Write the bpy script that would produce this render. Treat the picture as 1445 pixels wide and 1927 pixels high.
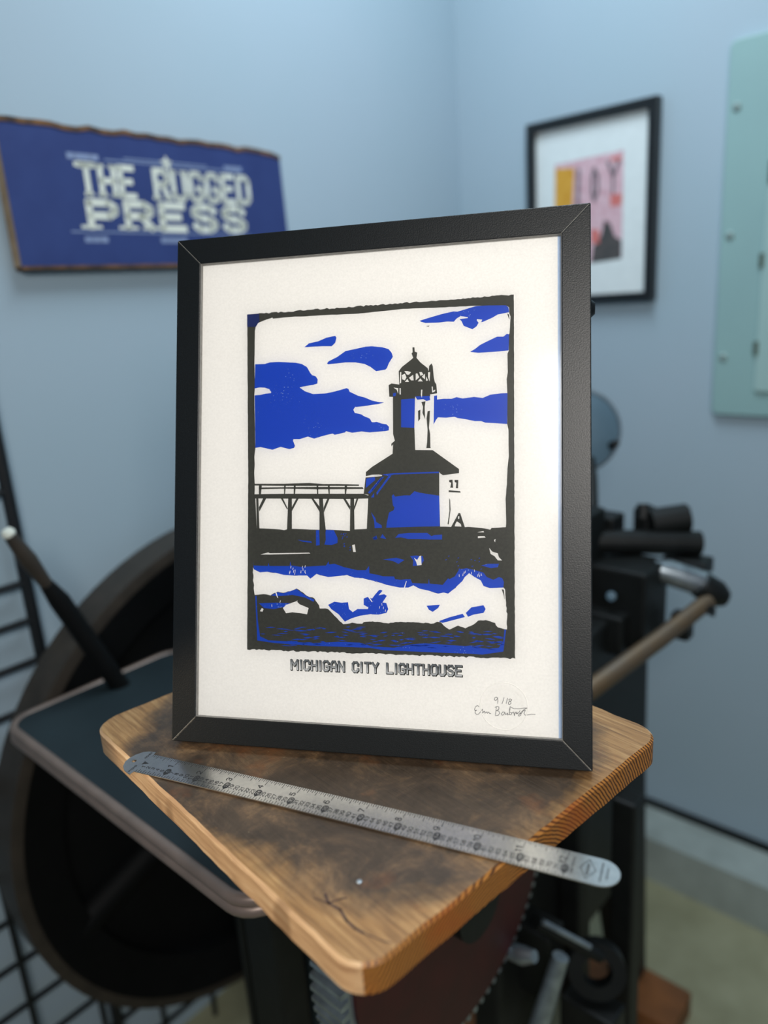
import bpy, math, random
from mathutils import Vector, Matrix

for o in list(bpy.data.objects):
    bpy.data.objects.remove(o)
sc = bpy.context.scene
col = sc.collection
random.seed(7)
V = Vector

# ------------------------------------------------------------------ camera
F, PITCH, ROLL, H0 = 1418.036, 0.27542, -0.06876, 0.31385
CX, CY = 722.5, 963.5
ZB = 0.95                                    # height of the feed board's top above the floor
cp, sp, cr, sr = math.cos(PITCH), math.sin(PITCH), math.cos(ROLL), math.sin(ROLL)
Wd = V((0, cp, -sp)); U0 = V((0, sp, cp)); R0 = V((1, 0, 0))
Rt = R0 * cr + U0 * sr
Up = R0 * (-sr) + U0 * cr
O = V((0, 0, ZB + H0))
cam = bpy.data.cameras.new('camera')
cam_o = bpy.data.objects.new('camera', cam)
col.objects.link(cam_o)
cam.sensor_fit = 'VERTICAL'
cam.sensor_height = 36.0
cam.lens = F / 1927.0 * 36.0
cam.clip_start = 0.02
m = Matrix((Rt, Up, -Wd)).transposed().to_4x4()
m.translation = O
cam_o.matrix_world = m
cam.dof.use_dof = True
cam.dof.focus_distance = 0.535
cam.dof.aperture_fstop = 2.75
sc.camera = cam_o

def ray(px, py):
    return Wd + Rt * ((px - CX) / F) - Up * ((py - CY) / F)

# room axes: DR runs along the right wall, NR points into it
WA = -0.74523
DR = V((math.cos(WA), math.sin(WA), 0)); NR = V((-math.sin(WA), math.cos(WA), 0)); ZZ = V((0, 0, 1))
DW, CS = 1.46916, -1.05887                   # right wall at q = DW, left wall at s = CS
def room(s, q, z):                           # z above the feed board's top
    return DR * s + NR * q + V((0, 0, ZB + z))
def hit(px, py, s=None, q=None, z=None, depth=None):
    v = ray(px, py)
    if depth is not None: t = depth
    elif s is not None: t = s / v.dot(DR)
    elif q is not None: t = q / v.dot(NR)
    else: t = (z - H0) / v.z
    return O + v * t
def sqz(P):
    return (P.dot(DR), P.dot(NR), P.z - ZB)
ROOM = Matrix((DR, NR, ZZ)).transposed().to_4x4()

# ------------------------------------------------------------------ light and exposure
sc.view_settings.view_transform = 'Standard'
sc.view_settings.look = 'None'
sc.view_settings.exposure = 0.0
sc.view_settings.gamma = 1.0
sc.view_settings.use_curve_mapping = False
wld = bpy.data.worlds.new('world'); sc.world = wld
wld.use_nodes = True
wld.node_tree.nodes['Background'].inputs[0].default_value = (0.60, 0.76, 1.0, 1)
wld.node_tree.nodes['Background'].inputs[1].default_value = 0.15

def area(name, loc, target, sx, sy, power, colr, spread=180):
    l = bpy.data.lights.new(name, 'AREA')
    l.shape = 'RECTANGLE'; l.size = sx; l.size_y = sy; l.energy = power; l.color = colr
    l.spread = math.radians(spread)
    o = bpy.data.objects.new(name, l); col.objects.link(o)
    o.location = loc
    o.rotation_euler = (V(target) - V(loc)).to_track_quat('-Z', 'Y').to_euler()
    return o
# area lamp added for assumed window daylight behind the photographer; no window is built
area('assumed_window_lamp', (0.10, -0.55, ZB + 0.72), (0.05, 0.5, ZB + 0.18), 0.5, 0.34, 8.4, (1.0, 0.955, 0.90), 150)
area('assumed_ceiling_strip', room(-0.45, 0.80, 1.30), room(-0.60, 0.95, 0), 0.30, 0.9, 11.8, (0.80, 0.92, 1.0))  # cool ceiling strip light, unseen and assumed
added_spot = bpy.data.lights.new('added_edge_spot', 'SPOT')  # warm spot lamp added for assumed sunlight on the board's left edge
added_spot.energy = 18; added_spot.color = (1.0, 0.80, 0.55); added_spot.spot_size = math.radians(20); added_spot.spot_blend = 0.35; added_spot.shadow_soft_size = 0.015
added_spot_o = bpy.data.objects.new('added_edge_spot_lamp', added_spot); col.objects.link(added_spot_o)
added_spot_o.location = (-1.0, 0.16, ZB + 0.24)
added_spot_o.rotation_euler = (V((-0.12, 0.39, ZB - 0.01)) - V(added_spot_o.location)).to_track_quat('-Z', 'Y').to_euler()

# ------------------------------------------------------------------ materials
def lin(c):
    return tuple((x / 255 / 12.92) if x / 255 <= 0.04045 else ((x / 255 + 0.055) / 1.055) ** 2.4 for x in c) + (1,)
def mat(name, rgb, rough=0.5, metal=0.0, spec=0.5, noise=None, bump=None):
    """plain principled; noise=(scale, rgb2, contrast), bump=(scale, strength)"""
    M = bpy.data.materials.new(name); M.use_nodes = True
    nt = M.node_tree; b = nt.nodes['Principled BSDF']
    b.inputs['Base Color'].default_value = lin(rgb)
    b.inputs['Roughness'].default_value = rough
    b.inputs['Metallic'].default_value = metal
    b.inputs['Specular IOR Level'].default_value = spec
    if noise or bump:
        tc = nt.nodes.new('ShaderNodeTexCoord')
    if noise:
        n = nt.nodes.new('ShaderNodeTexNoise'); n.inputs['Scale'].default_value = noise[0]; n.inputs['Detail'].default_value = 6
        nt.links.new(tc.outputs['Object'], n.inputs['Vector'])
        r = nt.nodes.new('ShaderNodeValToRGB')
        r.color_ramp.elements[0].position = 0.5 - noise[2]; r.color_ramp.elements[1].position = 0.5 + noise[2]
        r.color_ramp.elements[0].color = lin(rgb); r.color_ramp.elements[1].color = lin(noise[1])
        nt.links.new(n.outputs['Fac'], r.inputs['Fac']); nt.links.new(r.outputs['Color'], b.inputs['Base Color'])
    if bump:
        n2 = nt.nodes.new('ShaderNodeTexNoise'); n2.inputs['Scale'].default_value = bump[0]; n2.inputs['Detail'].default_value = 4
        nt.links.new(tc.outputs['Object'], n2.inputs['Vector'])
        bp = nt.nodes.new('ShaderNodeBump'); bp.inputs['Strength'].default_value = bump[1]; bp.inputs['Distance'].default_value = 0.002
        nt.links.new(n2.outputs['Fac'], bp.inputs['Height']); nt.links.new(bp.outputs['Normal'], b.inputs['Normal'])
    return M

M = {}
M['wall'] = mat('painted_wall', (162, 185, 198), 0.75, noise=(3, (168, 187, 201), 0.25), bump=(90, 0.05))
M['ceiling'] = mat('ceiling_paint', (205, 210, 214), 0.8, noise=(4, (212, 216, 220), 0.2))
M['floor'] = mat('concrete_floor', (138, 138, 108), 0.7, noise=(9, (176, 176, 146), 0.3), bump=(60, 0.2))
M['ledge'] = mat('ledge_paint', (176, 188, 184), 0.7, noise=(14, (150, 160, 156), 0.25))
M['frame'] = mat('black_frame_wood', (11, 15, 17), 0.38, spec=0.42, noise=(900, (19, 23, 25), 0.2), bump=(1100, 0.10))
M['reveal'] = mat('raw_frame_edge', (150, 148, 144), 0.6, noise=(300, (128, 126, 122), 0.2))
M['backing'] = mat('backing_board', (170, 192, 222), 0.6, noise=(300, (160, 184, 216), 0.2))
M['paper'] = mat('print_paper', (246, 245, 241), 0.85, spec=0.2, noise=(700, (238, 237, 233), 0.2), bump=(1500, 0.06))
M['ink_black'] = mat('black_ink', (52, 53, 47), 0.55, spec=0.3, noise=(500, (60, 61, 54), 0.2))
M['ink_navy'] = mat('navy_ink', (20, 36, 92), 0.55, spec=0.3, noise=(500, (26, 42, 100), 0.2))
M['pencil'] = mat('pencil_graphite', (92, 92, 92), 0.6, noise=(3000, (150, 150, 150), 0.15))
M['mitre'] = mat('mitre_gap', (150, 148, 140), 0.6, noise=(300, (120, 118, 112), 0.2))
M['steel'] = mat('brushed_steel', (206, 204, 198), 0.22, metal=0.9, noise=(260, (190, 190, 186), 0.2), bump=(900, 0.025))
M['mark'] = mat('etched_black', (30, 30, 32), 0.6, noise=(900, (44, 44, 46), 0.2))
M['iron'] = mat('black_press_iron', (12, 15, 15), 0.5, spec=0.35, noise=(30, (20, 23, 23), 0.2), bump=(160, 0.15))
M['iron_dark'] = mat('black_flywheel_iron', (5, 7, 8), 0.65, spec=0.2, noise=(25, (9, 11, 12), 0.2))
M['rim'] = mat('worn_rim_iron', (48, 44, 39), 0.5, spec=0.35, noise=(40, (62, 56, 49), 0.25))
M['red'] = mat('dark_red_paint', (66, 14, 16), 0.5, noise=(30, (50, 10, 12), 0.25))
M['bright_metal'] = mat('machined_metal', (178, 190, 198), 0.35, metal=0.8, noise=(60, (140, 150, 158), 0.2))
M['brass'] = mat('worn_brass_rod', (104, 86, 62), 0.5, metal=0.4, noise=(35, (92, 84, 74), 0.25))
M['tray'] = mat('dark_tray', (34, 48, 53), 0.6, spec=0.35, noise=(12, (26, 38, 43), 0.25))
M['trim_metal'] = mat('tray_rim_metal', (150, 132, 122), 0.4, metal=0.35, noise=(30, (126, 112, 104), 0.25))
M['disc'] = mat('blue_grey_disc', (92, 118, 134), 0.45, noise=(20, (82, 108, 124), 0.2))
M['wire'] = mat('black_wire', (14, 18, 22), 0.45, noise=(40, (22, 26, 30), 0.2))
M['skid'] = mat('skid_timber', (150, 96, 52), 0.65, noise=(22, (112, 72, 40), 0.25))
M['panel'] = mat('panel_enamel', (148, 184, 184), 0.45, noise=(6, (142, 176, 178), 0.25))
M['panel_door'] = mat('panel_door_enamel', (164, 196, 194), 0.45, noise=(6, (156, 188, 188), 0.25))
M['screw'] = mat('panel_screw', (158, 180, 178), 0.4, metal=0.3, noise=(100, (140, 160, 158), 0.2))
M['latch'] = mat('dark_latch', (88, 104, 92), 0.5, noise=(60, (70, 84, 74), 0.2))
M['pic_frame'] = mat('satin_black_frame', (12, 18, 22), 0.4, noise=(60, (18, 24, 28), 0.2))
M['mount'] = mat('white_mount', (226, 236, 238), 0.7, noise=(60, (220, 230, 232), 0.2))
M['pink'] = mat('pink_print', (222, 192, 202), 0.7, noise=(90, (206, 164, 176), 0.12))
M['yellow'] = mat('yellow_print', (222, 172, 70), 0.7, noise=(60, (206, 150, 44), 0.2))
M['grey_ink'] = mat('grey_print_ink', (64, 66, 68), 0.7, noise=(60, (84, 80, 80), 0.2))
M['soft_ink'] = mat('soft_grey_print_ink', (112, 104, 112), 0.7, noise=(60, (96, 90, 98), 0.2))
M['red_ink'] = mat('red_print_ink', (206, 112, 108), 0.7, noise=(60, (214, 130, 124), 0.2))
M['sign_blue'] = mat('sign_blue_paint', (42, 58, 112), 0.6, spec=0.3, noise=(16, (50, 68, 124), 0.25), bump=(60, 0.2))
M['bark'] = mat('dark_live_edge', (58, 42, 32), 0.8, noise=(50, (120, 84, 48), 0.15), bump=(80, 0.5))
M['cut_wood'] = mat('sawn_board_edge', (186, 160, 128), 0.7, noise=(40, (150, 124, 96), 0.25))
M['sign_white'] = mat('sign_white_paint', (228, 232, 220), 0.6, noise=(60, (214, 220, 210), 0.25))
M['sign_pale'] = mat('sign_pale_paint', (136, 152, 186), 0.6, noise=(60, (120, 138, 176), 0.25))
M['crack'] = mat('dark_crack_stain', (62, 44, 40), 0.6, noise=(200, (84, 58, 46), 0.25))

def nodes_of(M_):
    return M_.node_tree, M_.node_tree.nodes['Principled BSDF']

# blue ink, with the pinholes of a hand-pulled print
Mb = mat('blue_ink', (24, 62, 178), 0.5, spec=0.3); nt, b = nodes_of(Mb)
tc = nt.nodes.new('ShaderNodeTexCoord')
vo = nt.nodes.new('ShaderNodeTexVoronoi'); vo.inputs['Scale'].default_value = 520
nz = nt.nodes.new('ShaderNodeTexNoise'); nz.inputs['Scale'].default_value = 26
nt.links.new(tc.outputs['Object'], vo.inputs['Vector']); nt.links.new(tc.outputs['Object'], nz.inputs['Vector'])
ms = nt.nodes.new('ShaderNodeMapRange'); ms.inputs[1].default_value = 0.45; ms.inputs[2].default_value = 0.7; ms.inputs[3].default_value = 0.0; ms.inputs[4].default_value = 0.22
nt.links.new(nz.outputs['Fac'], ms.inputs[0])
lt = nt.nodes.new('ShaderNodeMath'); lt.operation = 'LESS_THAN'
nt.links.new(vo.outputs['Distance'], lt.inputs[0]); nt.links.new(ms.outputs[0], lt.inputs[1])
mx = nt.nodes.new('ShaderNodeMix'); mx.data_type = 'RGBA'
mx.inputs[6].default_value = lin((14, 68, 190)); mx.inputs[7].default_value = lin((120, 150, 215))
nt.links.new(lt.outputs[0], mx.inputs[0]); nt.links.new(mx.outputs[2], b.inputs['Base Color'])
M['ink_blue'] = Mb

# title lettering face: fine engraved lines, darker at the top (printed gradation of the type)
Mt = mat('title_face', (150, 155, 160), 0.7, spec=0.2); nt, b = nodes_of(Mt)
tc = nt.nodes.new('ShaderNodeTexCoord'); sx = nt.nodes.new('ShaderNodeSeparateXYZ')
nt.links.new(tc.outputs['Object'], sx.inputs[0])
TITLE_RAMP = nt.nodes.new('ShaderNodeMapRange')
nt.links.new(sx.outputs['Z'], TITLE_RAMP.inputs[0])
rp = nt.nodes.new('ShaderNodeValToRGB')
rp.color_ramp.elements[0].color = lin((225, 228, 230)); rp.color_ramp.elements[1].color = lin((110, 116, 120))
nt.links.new(TITLE_RAMP.outputs[0], rp.inputs['Fac']); nt.links.new(rp.outputs['Color'], b.inputs['Base Color'])
M['title_face'] = Mt

# thin glazing: fresnel mix of clear and mirror
Mg = bpy.data.materials.new('picture_glass'); Mg.use_nodes = True
nt = Mg.node_tree; nt.nodes.remove(nt.nodes['Principled BSDF'])
tr = nt.nodes.new('ShaderNodeBsdfTransparent'); gl = nt.nodes.new('ShaderNodeBsdfGlossy'); gl.inputs['Roughness'].default_value = 0.13
fr = nt.nodes.new('ShaderNodeFresnel'); fr.inputs['IOR'].default_value = 1.45
mxs = nt.nodes.new('ShaderNodeMixShader')
nt.links.new(fr.outputs[0], mxs.inputs[0]); nt.links.new(tr.outputs[0], mxs.inputs[1]); nt.links.new(gl.outputs[0], mxs.inputs[2])
nt.links.new(mxs.outputs[0], nt.nodes['Material Output'].inputs[0])
M['glass'] = Mg

# feed board: ink-stained top, long-grain sides, end-grain sides
def ramp(nt, fac, stops):
    r = nt.nodes.new('ShaderNodeValToRGB')
    els = r.color_ramp.elements
    while len(els) < len(stops): els.new(0.5)
    for e, (p, c) in zip(els, stops):
        e.position = p; e.color = lin(c) if len(c) == 3 else c
    nt.links.new(fac, r.inputs['Fac'])
    return r.outputs['Color']
def noise_n(nt, vec, scale, detail=6, rough=0.6, stretch=None, dist=0.0):
    if stretch:
        mp = nt.nodes.new('ShaderNodeMapping'); mp.inputs['Scale'].default_value = stretch
        nt.links.new(vec, mp.inputs['Vector']); vec = mp.outputs[0]
    n = nt.nodes.new('ShaderNodeTexNoise'); n.inputs['Scale'].default_value = scale
    n.inputs['Detail'].default_value = detail; n.inputs['Roughness'].default_value = rough; n.inputs['Distortion'].default_value = dist
    nt.links.new(vec, n.inputs['Vector'])
    return n.outputs['Fac']
def mixc(nt, fac, a, b_, mode='MIX'):
    x = nt.nodes.new('ShaderNodeMix'); x.data_type = 'RGBA'; x.blend_type = mode
    if isinstance(fac, float): x.inputs[0].default_value = fac
    else: nt.links.new(fac, x.inputs[0])
    for i, c in ((6, a), (7, b_)):
        if isinstance(c, tuple): x.inputs[i].default_value = c
        else: nt.links.new(c, x.inputs[i])
    return x.outputs[2]
def mth(nt, op, a, b_=None):
    x = nt.nodes.new('ShaderNodeMath'); x.operation = op
    for i, c in ((0, a), (1, b_)):
        if c is None: continue
        if isinstance(c, (int, float)): x.inputs[i].default_value = c
        else: nt.links.new(c, x.inputs[i])
    return x.outputs[0]
BA, BB = 0.2875, 0.3365                      # feed board size along its two sides
Mw = mat('stained_board_top', (120, 90, 60), 0.42, spec=0.45); nt, b = nodes_of(Mw)
tc = nt.nodes.new('ShaderNodeTexCoord'); ov = tc.outputs['Object']
s3 = nt.nodes.new('ShaderNodeSeparateXYZ'); nt.links.new(ov, s3.inputs[0])
grain = noise_n(nt, ov, 60, 8, 0.65, (6.0, 0.35, 1.0), 0.4)
wood = ramp(nt, grain, [(0.25, (98, 68, 40)), (0.5, (160, 120, 74)), (0.72, (192, 154, 104))])
blot = noise_n(nt, ov, 9, 7, 0.62, None, 0.6)
# grime in the middle, worn off at edges and corners; sun patches painted in there too
ex_ = mth(nt, 'ABSOLUTE', mth(nt, 'DIVIDE', s3.outputs['X'], BA / 2))
ey_ = mth(nt, 'ABSOLUTE', mth(nt, 'DIVIDE', s3.outputs['Y'], BB / 2))
edge_ = mth(nt, 'MULTIPLY', mth(nt, 'ADD', mth(nt, 'POWER', ex_, 9.0), mth(nt, 'POWER', ey_, 9.0)), 0.35)
corner_ = mth(nt, 'MULTIPLY', mth(nt, 'POWER', mth(nt, 'MULTIPLY', ex_, ey_), 3.0), 1.15)
cen = mth(nt, 'SUBTRACT', mth(nt, 'SUBTRACT', 1.30, edge_), corner_)
gm = mth(nt, 'ADD', mth(nt, 'SUBTRACT', cen, 0.70), mth(nt, 'MULTIPLY', mth(nt, 'SUBTRACT', blot, 0.5), 1.7))
gmask = ramp(nt, gm, [(0.0, (0, 0, 0, 1)), (0.34, (1, 1, 1, 1))])
grime = ramp(nt, noise_n(nt, ov, 22, 10, 0.74, None, 0.5), [(0.34, (36, 33, 30)), (0.48, (60, 52, 45)), (0.57, (90, 73, 57)), (0.70, (140, 112, 82))])
c1 = mixc(nt, mth(nt, 'MULTIPLY', gmask, 0.93), wood, grime)
rust = ramp(nt, noise_n(nt, ov, 13, 5, 0.6), [(0.56, (0, 0, 0, 1)), (0.70, (1, 1, 1, 1))])
c2 = mixc(nt, mth(nt, 'MULTIPLY', rust, 0.45), c1, lin((146, 82, 34)))
speck = ramp(nt, noise_n(nt, ov, 260, 3, 0.8), [(0.68, (0, 0, 0, 1)), (0.74, (1, 1, 1, 1))])
patch = ramp(nt, noise_n(nt, ov, 16, 2, 0.5), [(0.5, (0, 0, 0, 1)), (0.62, (1, 1, 1, 1))])
c3 = mixc(nt, mth(nt, 'MULTIPLY', mth(nt, 'MULTIPLY', speck, patch), 0.7), c2, lin((196, 176, 140)))
nt.links.new(c3, b.inputs['Base Color'])
rr = nt.nodes.new('ShaderNodeMapRange'); rr.inputs[3].default_value = 0.32; rr.inputs[4].default_value = 0.6
nt.links.new(blot, rr.inputs[0]); nt.links.new(rr.outputs[0], b.inputs['Roughness'])
bp = nt.nodes.new('ShaderNodeBump'); bp.inputs['Strength'].default_value = 0.35; bp.inputs['Distance'].default_value = 0.001
nt.links.new(grain, bp.inputs['Height']); nt.links.new(bp.outputs[0], b.inputs['Normal'])
M['board_top'] = Mw

Ml = mat('board_long_grain', (190, 140, 96), 0.55); nt, b = nodes_of(Ml)
tc = nt.nodes.new('ShaderNodeTexCoord'); ov = tc.outputs['Object']
g = noise_n(nt, ov, 70, 6, 0.6, (1, 0.25, 5.0), 0.3)
c = ramp(nt, g, [(0.3, (164, 124, 88)), (0.55, (204, 166, 124)), (0.75, (224, 194, 154))])
blo = ramp(nt, noise_n(nt, ov, 24, 2, 0.4, (1, 1, 0.6)), [(0.60, (0, 0, 0, 1)), (0.66, (1, 1, 1, 1))])  # dark patches: oval cast shadows painted into the colour, together with knots
c = mixc(nt, mth(nt, 'MULTIPLY', blo, 0.55), c, lin((120, 88, 56)))
nt.links.new(c, b.inputs['Base Color'])
M['board_long'] = Ml
Me = mat('board_end_grain', (150, 98, 44), 0.5); nt, b = nodes_of(Me)
tc = nt.nodes.new('ShaderNodeTexCoord'); ov = tc.outputs['Object']
mp = nt.nodes.new('ShaderNodeMapping'); mp.inputs['Location'].default_value = (0.03, 0, 0.075); mp.inputs['Scale'].default_value = (1, 0.0, 1)
nt.links.new(ov, mp.inputs['Vector'])
wv = nt.nodes.new('ShaderNodeTexWave'); wv.wave_type = 'RINGS'; wv.rings_direction = 'Y'
wv.inputs['Scale'].default_value = 125; wv.inputs['Distortion'].default_value = 2.4; wv.inputs['Detail'].default_value = 2; wv.inputs['Detail Scale'].default_value = 1.2
nt.links.new(mp.outputs[0], wv.inputs['Vector'])
c = ramp(nt, wv.outputs['Fac'], [(0.05, (58, 32, 12)), (0.35, (138, 86, 34)), (0.9, (170, 114, 50))])
st = ramp(nt, noise_n(nt, ov, 26, 3, 0.5), [(0.5, (0, 0, 0, 1)), (0.66, (1, 1, 1, 1))])
c = mixc(nt, mth(nt, 'MULTIPLY', st, 0.55), c, lin((150, 72, 20)))
nt.links.new(c, b.inputs['Base Color'])
M['board_end'] = Me

# ------------------------------------------------------------------ mesh helpers
class MB:
    def __init__(s): s.v = []; s.f = []; s.mi = []
    def poly(s, pts, mi=0):
        k = len(s.v); s.v += [tuple(p) for p in pts]; s.f.append(tuple(range(k, k + len(pts)))); s.mi.append(mi)
    def box(s, c, half, ax=None, mi=0):
        c = V(c); X, Y, Z = ax or (V((1, 0, 0)), V((0, 1, 0)), V((0, 0, 1)))
        k = len(s.v)
        for a in (-1, 1):
            for b_ in (-1, 1):
                for d in (-1, 1):
                    s.v.append(tuple(c + X * (a * half[0]) + Y * (b_ * half[1]) + Z * (d * half[2])))
        for q in ((0, 1, 3, 2), (4, 6, 7, 5), (0, 4, 5, 1), (2, 3, 7, 6), (0, 2, 6, 4), (1, 5, 7, 3)):
            s.f.append(tuple(k + i for i in q)); s.mi.append(mi)
    def prism(s, pts, d, mi=0, mside=None):
        """closed outline extruded along vector d"""
        d = V(d); n = len(pts); k = len(s.v)
        s.v += [tuple(p) for p in pts] + [tuple(V(p) + d) for p in pts]
        s.f.append(tuple(range(k, k + n))); s.mi.append(mi)
        s.f.append(tuple(range(k + 2 * n - 1, k + n - 1, -1))); s.mi.append(mi)
        for i in range(n):
            j = (i + 1) % n
            s.f.append((k + j, k + i, k + n + i, k + n + j)); s.mi.append(mi if mside is None else mside)
    def ring(s, c, n, prof, seg=48, a0=0, a1=2 * math.pi, mi=0):
        """closed profile [(radius, offset along n)] revolved about axis n"""
        n = V(n).normalized(); a = n.orthogonal().normalized(); b_ = n.cross(a); c = V(c)
        full = abs(a1 - a0 - 2 * math.pi) < 1e-6
        cnt = seg if full else seg + 1; k = len(s.v); P = len(prof)
        for i in range(cnt):
            t = a0 + (a1 - a0) * i / seg; e = a * math.cos(t) + b_ * math.sin(t)
            for (r, h) in prof: s.v.append(tuple(c + e * r + n * h))
        for i in range(seg):
            j = (i + 1) % cnt
            for p in range(P):
                q = (p + 1) % P
                s.f.append((k + i * P + p, k + i * P + q, k + j * P + q, k + j * P + p)); s.mi.append(mi)
    def tube(s, pts, rad, seg=12, mi=0):
        pts = [V(p) for p in pts]; rad = rad if isinstance(rad, (list, tuple)) else [rad] * len(pts)
        k = len(s.v); ref = None
        for i, p in enumerate(pts):
            t = (pts[min(i + 1, len(pts) - 1)] - pts[max(i - 1, 0)]).normalized()
            if ref is None: ref = t.orthogonal().normalized()
            ref = (ref - t * ref.dot(t)).normalized(); b_ = t.cross(ref)
            for g_ in range(seg):
                w = 2 * math.pi * g_ / seg
                s.v.append(tuple(p + (ref * math.cos(w) + b_ * math.sin(w)) * rad[i]))
        for i in range(len(pts) - 1):
            for g_ in range(seg):
                h = (g_ + 1) % seg
                s.f.append((k + i * seg + g_, k + i * seg + h, k + (i + 1) * seg + h, k + (i + 1) * seg + g_)); s.mi.append(mi)
        s.f.append(tuple(range(k + seg - 1, k - 1, -1))); s.mi.append(mi)
        e = k + (len(pts) - 1) * seg
        s.f.append(tuple(range(e, e + seg))); s.mi.append(mi)
    def ribbon(s, pts, w, place, mi=0, ext=0.6):
        """flat strokes: 2-D polyline, half width w/2, place(x, y) gives the 3-D point"""
        h = w / 2
        for i in range(len(pts) - 1):
            (x0, y0), (x1, y1) = pts[i], pts[i + 1]
            L = math.hypot(x1 - x0, y1 - y0)
            if L < 1e-9: continue
            dx, dy = (x1 - x0) / L, (y1 - y0) / L
            e = h * ext
            x0 -= dx * e; y0 -= dy * e; x1 += dx * e; y1 += dy * e
            s.poly([place(x0 + dy * h, y0 - dx * h), place(x1 + dy * h, y1 - dx * h), place(x1 - dy * h, y1 + dx * h), place(x0 - dy * h, y0 + dx * h)], mi)
    def build(s, name, mats, parent=None, smooth=False, bevel=0.0, label=None):
        me = bpy.data.meshes.new(name)
        me.from_pydata(s.v, [], s.f)
        if not isinstance(mats, (list, tuple)): mats = [mats]
        for m_ in mats: me.materials.append(m_)
        for p, i in zip(me.polygons, s.mi): p.material_index = i
        me.update()
        import bmesh
        bm = bmesh.new(); bm.from_mesh(me)
        bmesh.ops.recalc_face_normals(bm, faces=bm.faces[:])
        bm.to_mesh(me); bm.free()
        if smooth:
            me.shade_smooth()
            me.set_sharp_from_angle(angle=math.radians(38))
        o = bpy.data.objects.new(name, me); col.objects.link(o)
        if parent: o.parent = parent
        if bevel:
            md = o.modifiers.new('bevel', 'BEVEL'); md.width = bevel; md.segments = 2; md.limit_method = 'ANGLE'; md.angle_limit = math.radians(35)
        if label: o['label'] = label
        return o
def flat(name, polys, m_, parent, place):
    mb = MB()
    for p in polys: mb.poly([place(*q) for q in p])
    me = bpy.data.meshes.new(name); me.from_pydata(mb.v, [], mb.f); me.materials.append(m_); me.update()
    o = bpy.data.objects.new(name, me); col.objects.link(o); o.parent = parent
    return o
def tag(o, label, cat, group=None):
    o['label'] = label; o['category'] = cat
    if group: o['group'] = group
    return o
def struct(o, label):
    o['kind'] = 'structure'; o['label'] = label; return o
def empty(name, mtx):
    o = bpy.data.objects.new(name, None); col.objects.link(o); o.matrix_world = mtx; o.empty_display_size = 0.05
    return o
RA = (DR, NR, ZZ)

# stroke letters on a 4 x 6 grid
G = {
 'A': [[(0,0),(0,4),(1.2,6),(2.8,6),(4,4),(4,0)], [(0,2.3),(4,2.3)]],
 'B': [[(0,0),(0,6),(3,6),(4,5),(4,4),(3,3.1),(0,3.1)], [(3,3.1),(4,2.2),(4,1),(3,0),(0,0)]],
 'C': [[(4,4.2),(4,5),(3,6),(1,6),(0,5),(0,1),(1,0),(3,0),(4,1),(4,1.8)]],
 'D': [[(0,0),(0,6),(3,6),(4,5),(4,1),(3,0),(0,0)]],
 'E': [[(4,6),(0,6),(0,0),(4,0)], [(0,3.1),(3.2,3.1)]],
 'G': [[(4,4.7),(4,5),(3,6),(1,6),(0,5),(0,1),(1,0),(3,0),(4,1),(4,2.6),(2.4,2.6)]],
 'H': [[(0,0),(0,6)], [(4,0),(4,6)], [(0,3),(4,3)]],
 'I': [[(2,0),(2,6)]],
 'L': [[(0,6),(0,0),(4,0)]],
 'M': [[(0,0),(0,6),(2,2.6),(4,6),(4,0)]],
 'N': [[(0,0),(0,6),(4,0),(4,6)]],
 'O': [[(1,0),(0,1),(0,5),(1,6),(3,6),(4,5),(4,1),(3,0),(1,0)]],
 'P': [[(0,0),(0,6),(3,6),(4,5),(4,3.8),(3,2.8),(0,2.8)]],
 'R': [[(0,0),(0,6),(3,6),(4,5),(4,3.9),(3,3),(0,3)], [(2.2,3),(4,0)]],
 'S': [[(4,4.9),(3,6),(1,6),(0,5),(0,4.2),(1,3.3),(3,2.7),(4,1.8),(4,1),(3,0),(1,0),(0,1.1)]],
 'T': [[(0,6),(4,6)], [(2,6),(2,0)]],
 'U': [[(0,6),(0,1),(1,0),(3,0),(4,1),(4,6)]],
 'Y': [[(0,6),(2,3),(4,6)], [(2,3),(2,0)]],
 '0': [[(1,0),(0,1.2),(0,4.8),(1,6),(3,6),(4,4.8),(4,1.2),(3,0),(1,0)]],
 '1': [[(0.8,4.8),(2.2,6),(2.2,0)]],
 '2': [[(0,4.6),(0.6,5.7),(2,6),(3.5,5.6),(4,4.4),(3.4,3.2),(0,0),(4,0)]],
 '3': [[(0,5),(1,6),(3,6),(4,5),(4,4),(3,3.1),(1.6,3.1)], [(3,3.1),(4,2.2),(4,1),(3,0),(1,0),(0,1)]],
 '4': [[(3,0),(3,6),(0,2),(4.2,2)]],
 '5': [[(3.8,6),(0.5,6),(0.2,3.2),(2,3.9),(3.6,3.3),(4,2),(3.4,0.6),(2,0),(0,0.8)]],
 '6': [[(3.7,5.2),(2.6,6),(1,5.6),(0,3.5),(0,1.5),(1,0),(3,0),(4,1.2),(4,2.4),(3,3.6),(1.2,3.5),(0,2.4)]],
 '7': [[(0,6),(4,6),(1.5,0)]],
 '8': [[(2,3.2),(0.6,4),(0.5,5.2),(1.4,6),(2.6,6),(3.5,5.2),(3.4,4),(2,3.2),(0.3,2.3),(0,1.2),(1,0),(3,0),(4,1.2),(3.7,2.3),(2,3.2)]],
 '9': [[(0.3,0.8),(1.4,0),(3,0.4),(4,2.5),(4,4.5),(3,6),(1,6),(0,4.8),(0,3.6),(1,2.4),(2.8,2.5),(4,3.6)]],
 '.': [[(1.6,0),(2.2,0)]], ' ': [], '-': [[(0.6,3),(3.4,3)]],
}
def adv(ch, gap):
    return {'I': 1.4, '1': 3.0, ' ': 3.0, '.': 1.6, 'M': 5.0}.get(ch, 4.0) + gap
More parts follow.
